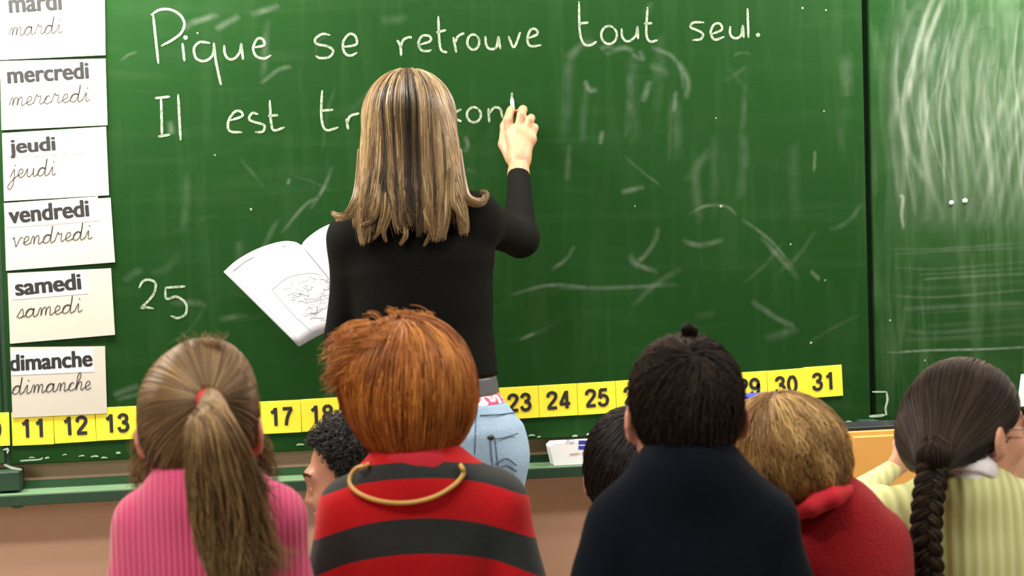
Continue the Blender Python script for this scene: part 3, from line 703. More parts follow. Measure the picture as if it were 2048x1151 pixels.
def away(C, down=0.6, swirl=0.0):
    C = np.asarray(C, float)
    def fn(P, t):
        D = P-C; D = D/np.maximum(np.linalg.norm(D, axis=1, keepdims=True), 1e-6)
        X = np.cross(D, HZ); return D+swirl*X-HZ*down
    return fn

M_skin = mat('fair_skin', (0.62, 0.34, 0.22), 0.5, 0.35, col2=(0.58, 0.29, 0.19), nscale=30)
M_skinp = mat('rosy_skin', (0.62, 0.29, 0.19), 0.5, 0.35, col2=(0.56, 0.24, 0.16), nscale=25)
M_skinb = mat('light_brown_skin', (0.40, 0.19, 0.115), 0.45, 0.4, col2=(0.36, 0.165, 0.10), nscale=25)
M_skint = mat('pale_skin', (0.37, 0.205, 0.115), 0.5, 0.3, col2=(0.33, 0.17, 0.095), nscale=30)
M_eye = mat('eye_white', (0.75, 0.72, 0.68), 0.2, 0.5, col2=(0.72, 0.68, 0.64), nscale=50)
M_iris = mat('dark_iris', (0.02, 0.012, 0.008), 0.15, 0.5, col2=(0.03, 0.018, 0.01), nscale=90)
M_lip = mat('lips', (0.45, 0.16, 0.13), 0.45, 0.4, col2=(0.40, 0.13, 0.11), nscale=60)
H_black = hairmat('black_hair', [(0, (.004, .0035, .003)), (1, (.016, .013, .011))], .45, .35)
H_dark = hairmat('dark_brown_hair', [(0, (.006, .004, .0025)), (.6, (.017, .010, .006)), (1, (.04, .022, .012))], .55, .2)
H_braid = hairmat('brown_black_hair', [(0, (.008, .005, .003)), (.6, (.028, .018, .011)), (1, (.065, .042, .025))], .55, .15)
H_ginger = hairmat('ginger_hair', [(0, (.13, .034, .005)), (.55, (.34, .105, .015)), (1, (.62, .27, .055))], .45, .35)
H_blond = hairmat('honey_blond_hair', [(0, (.14, .07, .018)), (.45, (.36, .21, .065)), (1, (.68, .47, .18))], .42)
H_mouse = hairmat('light_brown_hair', [(0, (.06, .032, .013)), (.5, (.17, .10, .042)), (1, (.40, .26, .11))], .45, .35)
H_teach = hairmat('streaked_blond_hair', [(0, (.010, .007, .005)), (.30, (.04, .025, .011)), (.55, (.155, .094, .038)), (1, (.42, .295, .145))], .42, .3)

class Kid:
    """one person in picture coordinates at camera distance d; K is pixels per metre there"""
    def __init__(s, d): s.d = d; s.K = F/d
    def J(s, x, y, dd=0.0): return U(x, y, s.d+dd)
    def R(s, px): return px/s.K
def kid(d, label, head, neck, shL, shR, elL, elR, haL, haR, chest, skin, kneel=False, hipz=None, vox=0.0045, group=None, facehair=None, hsz=0.115, cat='child', hdd=0.02):
    k = Kid(d); k.h = Head(k.J(*head[0], hdd), k.R(head[1]), *head[2:]); cx, cy, hw, fl, cdd = chest
    c0 = k.J(cx, cy, cdd); hipz = hipz or (0.33 if kneel else c0[2]*0.60)
    hip = np.array([c0[0], c0[1], hipz])+HF*0.01; k.hip = hip; k.c0 = c0
    base = np.array([hip[0], hip[1], 0.0]); k.root = empty('person', base, label, cat, group)
    nb = k.J(*neck[:3]); sl, sr = k.J(*shL[:3]), k.J(*shR[:3]); el, er = k.J(*elL[:3]), k.J(*elR[:3]); hl, hr = k.J(*haL[:3]), k.J(*haR[:3])
    k.nb, k.sl, k.sr, k.el, k.er, k.hl, k.hr = nb, sl, sr, el, er, hl, hr
    rs = {'n': k.R(neck[3]), 'sl': k.R(shL[3]), 'sr': k.R(shR[3]), 'el': k.R(elL[3]), 'er': k.R(elR[3]), 'hl': k.R(haL[3]), 'hr': k.R(haR[3]), 'hw': k.R(hw)}
    def torso(g, sleeves=True):
        f = Fld(); f.cone(c0, hip, rs['hw']+g, rs['hw']*.92+g, .05, (HF, fl))
        f.cone(nb, sl, rs['n']+g, rs['sl']+g, .05); f.cone(nb, sr, rs['n']+g, rs['sr']+g, .05)
        f.cone(nb, c0, rs['n']+g, rs['hw']*.7+g, .06, (HF, fl))
        e = 1.0 if sleeves else 0.97
        f.cone(sl, el, rs['sl']+g, rs['el']+g, .016); f.cone(sr, er, rs['sr']+g, rs['er']+g, .016)
        f.cone(el, el+(hl-el)*e, rs['el']+g, rs['hl']+g, .02); f.cone(er, er+(hr-er)*e, rs['er']+g, rs['hr']+g, .02)
        return f
    k.torso = torso
    legs = []
    for e in (-1, 1):
        a = hip+HR*.055*e-HZ*.02
        if kneel:
            kn = np.array([a[0], a[1], .055])+HF*.05; an = kn-HF*.20-HZ*.015; legs.append((a, kn, an, an-HF*.06-HZ*.004))
        else:
            kn = np.array([a[0], a[1], hipz*.52])+HF*.02; an = np.array([a[0], a[1], .07]); legs.append((a, kn, an, an+HF*.11-HZ*.035))
    body = torso(-.011, False); k.h.features(body)
    body.cone(nb+HZ*.0, k.h(0, -.10, -.15), k.R(head[1])*.20, k.R(head[1])*.19, .03)
    for a, kn, an, to in legs: body.chain([a, kn, an, to], [.062, .042, .028, .020], .02)
    hand(body, hl, hl-el, -HR+HF*.3, hsz, .6, -1); hand(body, hr, hr-er, HR+HF*.3, hsz, .6, 1)
    k.body = sdf_obj('body', body, vox, skin, k.root)
    tr = Fld(); tr.cone(hip, hip-HZ*.05, rs['hw']*.84, rs['hw']*.80, .04, (HF, fl))
    for a, kn, an, to in legs: tr.chain([a, kn, an], [.072, .052, .042], .03)
    k.legs = legs; sdf_obj('trousers', tr, .008, M_denim, k.root)
    for a, kn, an, to in legs:
        sh = Fld(); sh.chain([an-HZ*.02 if not kneel else an, to], [.036, .030], .02)
        lowest = .0; z0 = sh.bounds(0)[0][2]
        sh.cut(lambda P: .002-P[:, 2]); sdf_obj('shoe', sh, .006, M_shoe, k.root)
    k.h.face_parts(k.body, M_iris, M_lip, facehair or H_dark)
    return k
M_denim = mat('blue_denim', (0.10, 0.16, 0.26), 0.85, 0.15, col2=(0.07, 0.11, 0.19), nscale=30, bump=0.3, bscale=300)
M_shoe = mat('dark_shoe', (0.03, 0.03, 0.035), 0.5, 0.4, col2=(0.05, 0.05, 0.05), nscale=20)
M_navy = mat('navy_fleece', (0.0032, 0.0052, 0.0098), 0.95, 0.06, col2=(0.005, 0.0075, 0.013), nscale=60, bump=0.5, bscale=420, sheen=0.03)
M_pink = ribmat('pink_rib_knit', (0.66, 0.085, 0.20), (0.50, 0.055, 0.14), 0.0075, 0.55)
M_lime = ribmat('pale_green_knit', (0.60, 0.63, 0.30), (0.46, 0.50, 0.20), 0.019, 0.6)
M_fleece = mat('red_fleece', (0.36, 0.008, 0.014), 0.95, 0.12, col2=(0.26, 0.005, 0.010), nscale=140, bump=0.9, bscale=330, sheen=0.15)
M_redc = mat('red_cotton', (0.50, 0.022, 0.035), 0.8, 0.2, col2=(0.44, 0.017, 0.03), nscale=60, bump=0.3, bscale=500)
M_whitec = mat('white_cotton', (0.72, 0.70, 0.72), 0.85, 0.2, col2=(0.66, 0.64, 0.67), nscale=60, bump=0.3, bscale=400)
M_stripe = mat('red_and_grey_stripes', (0.5, 0.01, 0.01), 0.9, 0.15, bump=0.5, bscale=420, sheen=0.1)
nt = M_stripe.node_tree; at_ = nt.nodes.new('ShaderNodeAttribute'); at_.attribute_name = 'stripe'
rp = nt.nodes.new('ShaderNodeValToRGB'); rp.color_ramp.interpolation = 'CONSTANT'; E_ = rp.color_ramp.elements
for i, (p, g) in enumerate([(0, 0), (.062, 1), (.1375, 0), (.335, 1), (.505, 0), (.74, 1), (.9, 0)]):
    el_ = E_[i] if i < 2 else E_.new(p); el_.position = p; el_.color = (.028, .034, .034, 1) if g else (.50, .008, .012, 1)
nt.links.new(at_.outputs['Fac'], rp.inputs['Fac']); nt.links.new(rp.outputs['Color'], nt.nodes['Principled BSDF'].inputs['Base Color'])

def ring_collar(name, k, a, b, ra, rb, m, inner=0.80, fl=0.8, par=None):
    f = Fld(); f.cone(a, b, ra, rb, .01, (HF, fl)); ax = nrm(b-a)
    f.sub(Fld().cone(a-ax*.05, b+ax*.08, ra*inner, rb*inner, .01, (HF, fl)), .003)
    f.cut(lambda P: (P-b)@ax-.004); f.cut(lambda P: -((P-a)@ax)-.012)
    return sdf_obj(name, f, .003, m, par or k.root, .0008, 5, (60, 60, 30))

# ---- boy in navy fleece
rg = np.random.default_rng(21)
k = kid(2.28, 'child with short dark brown hair and plain navy fleece, seen from behind', ((1371, 826), 300, 0, -3, 0), (1377, 948, -.025, 66),
        (1238, 1048, .0, 66), (1530, 1043, .0, 66), (1172, 1270, .0, 58), (1606, 1265, .0, 58), (1230, 1420, .16, 40), (1540, 1420, .16, 40), (1384, 1100, 170, .62, .0), M_skinp)
k.top = sdf_obj('fleece', k.torso(0), .006, M_navy, k.root, .0065, 3, (16, 12, 20))
ring_collar('collar', k, k.J(1376, 935, -.03), k.J(1376, 902, -.022), k.R(84), k.R(77), M_navy, .86, .85, k.top)
f = Fld(); k.h.skull(f, .028); f.ell(k.h(0, -.14, -.06), np.array([.265, .28, .25])*k.h.s, k.h.A, .03)
def ct(P, h=k.h):
    q = h.loc(P); hl = np.interp(q[:, 1], [-.5, -.2, -.10, -.02, .06, .12, .2, .30, .55], [-.27, -.25, -.16, -.02, .02, .14, .28, .34, .36])
    return (hl-q[:, 2])*h.s*0.75
cap('hair_cap', f, k.h, ct, H_dark, k.root, .15)
r = scalp_roots(k.h, f, 5200, ct, rg); q = k.h.loc(r)
P = trace(f, r, away(k.h(.03, -.33, .42), .25, .25), rg.uniform(.022, .042, len(r)), 10, rg.uniform(-.003, .004, len(r)), .004)
P, sh = clump(P, 420, .5, rg); strands('hair', frizz(P, .0015, rg), .0008, H_dark, k.root, sh)
tf = cats([lock([k.J(1378+x*.9, 672, -.05), k.J(1377+x, 656, -.055), k.J(1375+x*1.1, y, -.052)], [.005, .004, .0008], 22, rg, 10) for x, y in ((-9, 650), (-2, 640), (5, 644), (12, 652))])
strands('hair_tuft', tf, .0008, H_dark, k.root, rg.random(len(tf))*.6)

# ---- boy with ginger hair
rg = np.random.default_rng(22)
k = kid(2.47, 'child with ginger bowl-cut hair and red and dark grey striped jumper', ((826, 802), 300, 0, 0, 0), (832, 952, -.025, 70),
        (706, 1018, .0, 66), (985, 1010, .0, 66), (655, 1260, .0, 60), (1062, 1262, .0, 60), (720, 1420, .16, 40), (1000, 1420, .16, 40), (842, 1100, 168, .64, .0), M_skinp)
def stripe(V):
    x = np.abs(((V-k.c0)@HR)*k.K); y = (k.J(840, 1000, -.08)[2]-V[:, 2])*k.K+1000
    return np.clip((y-60*(x/225)**2-900)/400, 0, 1)
jf = k.torso(0); k.top = sdf_obj('striped_jumper', jf, .0055, M_stripe, k.root, .004, 4, (14, 12, 18), ('stripe', stripe))
ring_collar('collar', k, k.J(833, 940, -.03), k.J(833, 912, -.022), k.R(86), k.R(78), M_redc, .86, .85, k.top)
pts = [k.J(790, 930, .09), k.J(745, 918, .05)]+[jf.march(x, y, 2.1, .004) for x, y in ((735, 930), (715, 935), (702, 950), (700, 966), (712, 982), (738, 995), (770, 1003), (805, 1005), (840, 1001), (875, 990), (905, 972), (922, 955), (927, 942), (922, 932))]+[k.J(912, 916, .04), k.J(870, 926, .09)]
M_gold = mat('gold_braided_cord', (0.72, 0.40, 0.09), 0.5, 0.5, col2=(0.55, 0.42, 0.12), nscale=120, bump=0.6, bscale=500)
tag(cord('necklace_cord', pts, k.R(4.6), M_gold, k.root, 90), 'golden yellow cord around the neck')
f = Fld(); k.h.skull(f, .085, .02); f.ell(k.h(0, -.13, -.02), np.array([.38, .38, .33])*k.h.s, k.h.A, .03); f.ell(k.h(0, -.16, -.14), np.array([.27, .25, .22])*k.h.s, k.h.A, .03)
f.ell(k.h(-.10, -.2, .18), np.array([.37, .36, .34])*k.h.s, k.h.A, .03)
def gcut(P, h=k.h):
    q = h.loc(P); hl = np.interp(q[:, 1], [-.5, -.16, -.06, .06, .2, .30, .6], [-.31, -.29, -.12, .0, .10, .2, .22]); return (hl-q[:, 2])*h.s*.75
cap('hair_cap', f, k.h, gcut, H_ginger, k.root, .1)
r = scalp_roots(k.h, f, 6500, gcut, rg)
P = trace(f, r, away(k.h(-.06, -.22, .52), .45, .18), rg.uniform(.08, .15, len(r)), 20, rg.uniform(-.004, .003, len(r)), .0)
P, sh = clump(P, 200, .35, rg); strands('hair', frizz(P, .0025, rg), .0008, H_ginger, k.root, sh)
fly = []
for _ in range(46):
    x0, y0 = rg.uniform(700, 775), rg.uniform(660, 770); x1 = x0-rg.uniform(30, 75); y1 = y0+rg.uniform(-5, 45)
    if x1 < 648: x1 = rg.uniform(648, 670)
    fly.append(lock([k.J(x0+20, y0-12, -.05+rg.uniform(-.03, .05)), k.J((x0+x1)/2, (y0+y1)/2-14, -.05+rg.uniform(-.03, .05)), k.J(x1, y1, -.04+rg.uniform(-.03, .05))], [.010, .012, .011], 16, rg, 12))
for _ in range(12):
    x0 = rg.uniform(740, 900); y0 = 645+abs(x0-835)**2*.0018; x1 = x0+rg.uniform(-40, 18); y1 = y0-rg.uniform(8, 26)
    fly.append(lock([k.J(x0+8, y0+10, -.01), k.J((x0+x1)/2, (y0+y1)/2-8, -.01), k.J(x1, y1, -.01)], [.008, .010, .008], 5, rg, 10))
for (x0, y0, x1, y1) in ((800, 636, 772, 620),):
    fly.append(lock([k.J(x0, y0+12, 0), k.J((x0+x1)/2+4, (y0+y1)/2, 0), k.J(x1, y1, 0)], [.008, .009, .006], 14, rg, 10))
fly = cats(fly); strands('flyaway_hair', frizz(fly, .004, rg), .0006, H_ginger, k.root, .45+.55*rg.random(len(fly)))

# ---- girl with ponytail
rg = np.random.default_rng(23)
k = kid(2.2, 'child with long light brown ponytail and pink ribbed jumper', ((403, 856), 308, 0, 2, 0), (400, 990, -.025, 62),
        (292, 1046, .0, 62), (552, 1040, .0, 62), (258, 1270, .0, 56), (590, 1265, .0, 56), (330, 1420, .16, 40), (520, 1420, .16, 40), (420, 1110, 162, .62, .0), M_skinp)
gf = k.torso(0); k.top = sdf_obj('ribbed_jumper', gf, .0055, M_pink, k.root, .006, 6, (18, 12, 14))
ring_collar('collar', k, k.J(392, 985, -.03), k.J(394, 948, -.022), k.R(80), k.R(70), M_pink, .86, .85, k.top)
f = Fld(); k.h.skull(f, .045, .02); f.ell(k.h(0, -.13, -.08), np.array([.31, .31, .28])*k.h.s, k.h.A, .03); f.ell(k.h(.08, -.1, .36), np.array([.2, .22, .19])*k.h.s, k.h.A, .03)
def pcut(P, h=k.h):
    q = h.loc(P); hl = np.interp(q[:, 1], [-.5, -.16, -.05, .06, .2, .30, .6], [-.34, -.31, -.06, .0, .10, .2, .22]); return (hl-q[:, 2])*h.s*.75
cap('hair_cap', f, k.h, pcut, H_mouse, k.root, .12)
tie = f.march(415, 801, 1.85, -.002); tc_ = tie
r = scalp_roots(k.h, f, 6000, pcut, rg)
def todir(P, t): return tie-P
def near(P): return np.linalg.norm(P-tie, axis=1) < .012
L = np.linalg.norm(r-tie, axis=1)*1.45
P = trace(f, r, todir, L, 26, rg.uniform(-.004, .003, len(r)), .002, near)
P, sh = clump(P, 240, .25, rg, .6, 1.0); strands('hair', P, .0008, H_mouse, k.root, sh*.85)
M_tie = mat('red_hair_tie', (0.62, 0.05, 0.05), 0.6, 0.3, col2=(0.50, 0.03, 0.04), nscale=200, bump=0.6, bscale=600)
out = nrm(f.grad(tie[None])[0]); tc_ = tie+out*.010
rx = nrm(np.cross(out, HZ)); rz = np.cross(rx, out)
for sc in (0, .006):
    cord('hair_tie', [tc_+out*sc*.8-HZ*sc*.5+(rx*math.cos(a)*.0135+rz*math.sin(a)*.011) for a in np.linspace(0, 6.6, 16)], .0036, M_tie, k.root, 50)
pl = []
def pj(x, y, dd=0.0):
    p = gf.march(x, y, 1.85, .02) if y > 1000 else k.J(x, y, -.145+.0002*(y-800)); return p
main = [tie-out*.004, tie+out*.022-HZ*.004, k.J(425, 850, -.165), k.J(440, 920, -.155), k.J(455, 1000, -.135), k.J(465, 1070, -.125), k.J(480, 1150, -.12), k.J(500, 1230, -.115)]
pl.append(lock(main, [.009, .012, .022, .034, .040, .038, .034, .028], 900, rg, 34, 1, .5, .25))
for tgt, rr, n in (([(398, 860), (400, 940), (412, 1020), (425, 1090), (445, 1160)], .016, 260), ([(450, 850), (490, 930), (520, 1010), (545, 1085), (608, 1112)], .012, 170), ([(445, 850), (475, 940), (490, 1030), (530, 1100), (600, 1150)], .015, 240),
                   ([(430, 850), (450, 960), (470, 1060), (500, 1120), (560, 1185)], .016, 240), ([(455, 850), (500, 925), (545, 965), (580, 985)], .006, 50), ([(405, 860), (395, 950), (405, 1050), (420, 1110), (450, 1150), (470, 1165)], .013, 200)):
    pl.append(lock([tie-out*.004, tie+out*.022]+[k.J(x, y, -.165+.00016*(y-850)) for x, y in tgt], [.008, .011]+[rr*1.0]*(len(tgt)-1)+[rr*.35], n, rg, 34, 1, rg.uniform(-1, 1), .2))
sh = np.concatenate([rg.random(len(x))*.55+rg.random()*.45 for x in pl]); pl = cats(pl)
P, s2 = clump(pl, 60, .6, rg, .8, 2.2); strands('ponytail', frizz(P, .009, rg), .0008, H_mouse, k.root, np.clip(.45*sh+.75*s2, 0, 1))
core = Fld(); core.chain([tie, tie+out*.02]+main[2:], [.007, .009, .014, .024, .028, .026, .022, .016], .01); V, Q = surf(core, .006); me = np_mesh('ponytail_core', V, Q); fattr(me, 'rnd', np.full(len(V), .12)); link('ponytail_core', me, H_mouse, k.root)
fly = []
for _ in range(30):
    s_ = -1 if rg.random() < .6 else 1; x0 = 318 if s_ < 0 else 498; y0 = rg.uniform(830, 930); x1 = x0+s_*rg.uniform(15, 55); y1 = y0+rg.uniform(40, 110)
    fly.append(lock([k.J(x0, y0, .02), k.J((x0+x1)/2+s_*18, (y0+y1)/2, .03), k.J(x1, y1, .03)], [.004, .007, .006], 10, rg, 12))
for _ in range(26):
    x0 = rg.uniform(370, 450); fly.append(lock([k.J(x0, 700, -.03), k.J(x0-6, 686, -.03), k.J(x0-rg.uniform(-16, 22), 680-rg.uniform(0, 16), -.03)], [.004, .008, .010], 3, rg, 10))
fly = cats(fly); strands('flyaway_hair', frizz(fly, .005, rg), .0005, H_mouse, k.root, .3+.6*rg.random(len(fly)))

# ---- child in red fleece, head bowed
rg = np.random.default_rng(24)
k = kid(2.56, 'child with honey blond bob bowing head, in red fleece with red collar', ((1560, 926), 252, -48, 12, 5), (1668, 1030, 0, 56),
        (1618, 1120, -.02, 58), (1752, 1085, .02, 62), (1600, 1290, .0, 52), (1796, 1290, .0, 55), (1640, 1420, .16, 38), (1740, 1420, .16, 38), (1690, 1150, 118, .75, .0), M_skin)
k.top = sdf_obj('fleece', k.torso(0), .0055, M_fleece, k.root, .004, 8, (10, 10, 14))
cf = Fld()
cf.chain([k.J(1588, 1030, -.05), k.J(1622, 1016, -.085), k.J(1665, 996, -.08), k.J(1702, 978, -.02)], [k.R(12), k.R(15), k.R(15), k.R(12)], .01)
cf.chain([k.J(1595, 1020, -.045), k.J(1635, 1004, -.07), k.J(1668, 992, -.065), k.J(1698, 980, -.01)], [k.R(14), k.R(18), k.R(17), k.R(12)], .01)
cf.chain([k.J(1588, 1030, -.05), k.J(1590, 1040, .03), k.J(1640, 1030, .08), k.J(1702, 985, .04), k.J(1702, 978, -.02)], [k.R(11)]*5, .01)
sdf_obj('collar', cf, .0035, M_redc, k.top)
f = Fld(); k.h.skull(f, .075, .02); f.ell(k.h(0, -.15, -.02), np.array([.39, .38, .32])*k.h.s, k.h.A, .03); f.ell(k.h(.0, -.18, -.14), np.array([.34, .29, .19])*k.h.s, k.h.A, .03)
def bcut(P, h=k.h):
    q = h.loc(P); hl = np.interp(q[:, 1], [-.5, -.16, .0, .12, .2, .30, .6], [-.32, -.30, -.08, .06, .16, .24, .26]); return (hl-q[:, 2])*h.s*.75
cap('hair_cap', f, k.h, bcut, H_blond, k.root, .05)
r = scalp_roots(k.h, f, 6500, bcut, rg)
P = trace(f, r, away(k.h(-.02, -.12, .52), .5, -.12), rg.uniform(.06, .12, len(r)), 18, rg.uniform(-.006, .002, len(r)), .003, lambda P: bcut(P) > .014)
P, sh = clump(P, 130, .75, rg, .8); strands('hair', frizz(P, .006, rg), .0008, H_blond, k.root, sh)

# ---- girl with braid and glasses
rg = np.random.default_rng(25)
k = kid(2.76, 'child with long dark braid, glasses and pale green knitted cardigan', ((1936, 858), 262, 60, 2, 0), (1925, 985, -.02, 58),
        (1800, 1030, .0, 54), (2040, 1022, .02, 60), (1706, 1000, .20, 36), (2075, 1260, .0, 52), (1784, 938, .28, 25), (2000, 1400, .16, 36), (1930, 1110, 150, .64, .0), M_skin)
lf = k.torso(0); sdf_obj('cardigan', lf, .0055, M_lime, k.root, .006, 9, (18, 12, 12))
tn = ring_collar('turtleneck', k, k.J(1932, 965, -.03), k.J(1936, 916, -.012), k.R(62), k.R(52), M_whitec, .86, .9)
ring_collar('turtleneck_fold', k, k.J(1932, 950, -.03), k.J(1933, 926, -.02), k.R(66), k.R(60), M_whitec, .86, .9, tn)
f = Fld(); k.h.skull(f, .045, .02); f.ell(k.h(0, -.13, -.07), np.array([.32, .32, .27])*k.h.s, k.h.A, .03)
def rcut(P, h=k.h):
    q = h.loc(P); hl = np.interp(q[:, 1], [-.5, -.16, -.03, .06, .2, .30, .6], [-.22, -.20, -.04, .0, .12, .24, .28]); return (hl-q[:, 2])*h.s*.75
bb = k.J(1868, 915, -.115); f.cone(k.h(-.02, -.28, -.08), bb, .055, .024, .06)
cap('hair_cap', f, k.h, rcut, H_braid, k.root, .15)
r = scalp_roots(k.h, f, 6000, rcut, rg)
P = trace(f, r, lambda P, t: bb-HZ*.02-P, np.linalg.norm(r-bb, axis=1)*1.3, 24, rg.uniform(-.004, .003, len(r)), .001, lambda P: np.linalg.norm(P-bb, axis=1) < .022)
P, sh = clump(P, 220, .3, rg, .6, 1.0); strands('hair', P, .0008, H_braid, k.root, sh)
cen = catmull([k.J(1872, 880, -.10), k.J(1866, 935, -.118), k.J(1858, 985, -.128), k.J(1853, 1040, -.132), k.J(1853, 1100, -.13), k.J(1860, 1165, -.125), k.J(1866, 1230, -.12)], 120)
T = np.gradient(cen, axis=0); T /= np.linalg.norm(T, axis=1, keepdims=True); u_ = np.linspace(0, 1, 120)
wid = np.interp(u_, [0, .12, 1], [.010, .0150, .0135])
for s3 in range(3):
    ph = u_*2*math.pi*4.3+s3*2*math.pi/3
    C = cen+HR*(np.sin(ph)*wid)[:, None]-HF*(np.sin(2*ph)*.0085)[:, None]
    lk = lock(C, [.0115]*8, 260, rg, 120, 1, 9.0, .02); rn = rg.random(len(lk))
    o = strands('braid_strand', lk, .0008, H_braid, k.root, rn, .9)
    co = Fld(); Cc = C[::3]; co.chain(list(Cc), [.0095]*len(Cc), .001); V, Q = surf(co, .0035); me = np_mesh('braid_core', V, Q); fattr(me, 'rnd', np.full(len(V), .05)); c_ = link('braid_core', me, H_braid, k.root)
M_rim = mat('metal_spectacle_rim', (0.25, 0.20, 0.14), 0.3, 0.5, 0.8, col2=(0.2, 0.16, 0.11), nscale=50)
gp = []
for e in (-1, 1):
    gp.append(resample(catmull([k.h(.15*e+.115*math.cos(a), .475-.03*abs(.15*e+.115*math.cos(a)), .0+.085*math.sin(a)) for a in np.linspace(0, 6.2832, 17)], 40), 40))
    gp.append(resample(catmull([k.h(.265*e, .46, .03), k.h(.37*e, .30, .03), k.h(.375*e, .05, .03), k.h(.37*e, -.06, .0)], 40), 40))
gp.append(resample(catmull([k.h(-.035, .475, .01), k.h(0, .49, .02), k.h(.035, .475, .01)], 40), 40))
tubes('spectacles', np.array(gp), np.full((1, 40), .0013), M_rim, k.root, sides=6)
fly = cats([lock([k.J(1848, 830+i*9, -.03), k.J(1834-i*3, 860+i*9, -.03), k.J(1826-i*4, 900+i*6, -.03)], [.003, .004, .003], 8, rg, 10) for i in range(5)]+[lock([k.J(1995+i*4, 905, -.02), k.J(2006+i*3, 920, -.02), k.J(2018+i*3, 926, -.02)], [.002, .003, .002], 5, rg, 8) for i in range(3)])
strands('flyaway_hair', fly, .0005, H_braid, k.root, rg.random(len(fly)))

# ---- curly-haired boy in front, in profile
rg = np.random.default_rng(26)
k = kid(2.9, 'child with short curly black hair facing left, peeking behind striped jumper', ((716, 952), 238, -84, 12, 0), (745, 1085, 0, 40),
        (700, 1150, -.07, 46), (790, 1150, .07, 46), (690, 1300, -.08, 38), (800, 1300, .08, 38), (650, 1380, -.05, 28), (700, 1390, .06, 28), (750, 1190, 95, .95, .0), M_skinb, True, None, .0032)
M_dgrey = mat('dark_grey_cotton', (0.05, 0.05, 0.055), 0.9, 0.15, col2=(0.06, 0.06, 0.065), nscale=60, bump=0.3, bscale=400)
sdf_obj('jumper', k.torso(0), .007, M_dgrey, k.root, .003, 12)
f = Fld(); k.h.skull(f, .03, .02); f.ell(k.h(0, -.16, -.10), np.array([.30, .31, .30])*k.h.s, k.h.A, .03); ct = hairline(k.h)
cap('hair_cap', f, k.h, ct, H_black, k.root, .2, .005, .0)
r = scalp_roots(k.h, f, 2600, ct, rg); g = f.grad(r); S_ = 16; t = np.linspace(0, 1, S_)[None, :, None]
A = np.cross(g, rg.normal(size=g.shape)); A /= np.linalg.norm(A, axis=1, keepdims=True); B = np.cross(g, A)
an = rg.uniform(0, 6.28, (len(r), 1, 1))+t*rg.uniform(6, 11, (len(r), 1, 1)); rad = rg.uniform(.002, .0055, (len(r), 1, 1))
P = r[:, None]+g[:, None]*t*rg.uniform(.006, .019, (len(r), 1, 1))+(A[:, None]*np.cos(an)+B[:, None]*np.sin(an))*rad*np.minimum(1, t*3)
strands('curls', P, .0011, H_black, k.root, rg.random(len(r)), .6)

# ---- black-haired child in front of the navy boy
rg = np.random.default_rng(27)
k = kid(2.85, 'child with smooth black hair mostly hidden by the navy fleece, beside white chalk box', ((1268, 948), 248, 0, 8, 0), (1275, 1085, 0, 40),
        (1215, 1150, .0, 44), (1345, 1150, .0, 44), (1200, 1300, .0, 38), (1360, 1300, .0, 38), (1230, 1390, .12, 28), (1330, 1390, .12, 28), (1280, 1190, 92, .66, .0), M_skinb, True)
sdf_obj('jumper', k.torso(0), .007, M_dgrey, k.root, .003, 13)
f = Fld(); k.h.skull(f, .055, .02); f.ell(k.h(0, -.14, -.04), np.array([.37, .36, .36])*k.h.s, k.h.A, .03); ct = gcut
def kcut(P, h=k.h):
    q = h.loc(P); hl = np.interp(q[:, 1], [-.5, -.16, -.03, .06, .2, .30, .6], [-.40, -.38, -.30, -.2, .0, .2, .26]); return (hl-q[:, 2])*h.s*.75
cap('hair_cap', f, k.h, kcut, H_black, k.root, .2)
r = scalp_roots(k.h, f, 5000, kcut, rg)
P = trace(f, r, away(k.h(.1, -.25, .45), .3, .3), rg.uniform(.04, .08, len(r)), 12, rg.uniform(-.003, .002, len(r)), .001)
P, sh = clump(P, 300, .5, rg); strands('hair', frizz(P, .002, rg), .0009, H_black, k.root, sh)

# ------------------------------------------------------------------ teacher writing on the board
rg = np.random.default_rng(31)
M_black = mat('black_jersey', (0.0032, 0.0036, 0.0026), 0.9, 0.07, col2=(0.0048, 0.0052, 0.004), nscale=40, bump=0.25, bscale=500, sheen=0.0)
M_jean = mat('faded_denim', (0.17, 0.27, 0.39), 0.85, 0.15, col2=(0.30, 0.41, 0.52), nscale=11, bump=0.5, bscale=260)
M_belt = mat('grey_leather', (0.055, 0.06, 0.07), 0.4, 0.5, col2=(0.075, 0.08, 0.09), nscale=40)
M_stitch = mat('dark_stitching', (0.06, 0.09, 0.14), 0.9, 0.1, col2=(0.09, 0.12, 0.17), nscale=200)
M_rivet = mat('dark_rivet', (0.03, 0.03, 0.03), 0.4, 0.5, 0.6, col2=(0.05, 0.05, 0.05), nscale=100)
M_pinkw = mat('pink_flowered_cotton', (0.80, 0.55, 0.58), 0.85, 0.2); nt = M_pinkw.node_tree; n_ = nt.nodes.new('ShaderNodeTexNoise'); n_.inputs['Scale'].default_value = 75; r_ = nt.nodes.new('ShaderNodeValToRGB')
r_.color_ramp.elements[0].position = .46; r_.color_ramp.elements[0].color = (.62, .06, .14, 1); r_.color_ramp.elements[1].position = .52; r_.color_ramp.elements[1].color = (.82, .70, .70, 1)
tc_n = nt.nodes.new('ShaderNodeTexCoord'); nt.links.new(tc_n.outputs['Object'], n_.inputs['Vector']); nt.links.new(n_.outputs['Fac'], r_.inputs['Fac']); nt.links.new(r_.outputs['Color'], nt.nodes['Principled BSDF'].inputs['Base Color'])
k = Kid(3.75); J, R = k.J, k.R
hip = J(868, 800); k.root = empty('person', (hip[0], hip[1], 0), 'woman with long streaked blond hair in black top writing on the board', 'person')
k.h = Head(J(820, 258), R(206), 6, 0, 0); nb = J(826, 408)
sl, el, wl = J(706, 478), J(688, 680, .05), J(735, 692, .14)
sr, er, wr = J(955, 437), J(1040, 478, .22), J(1037, 345, .36)
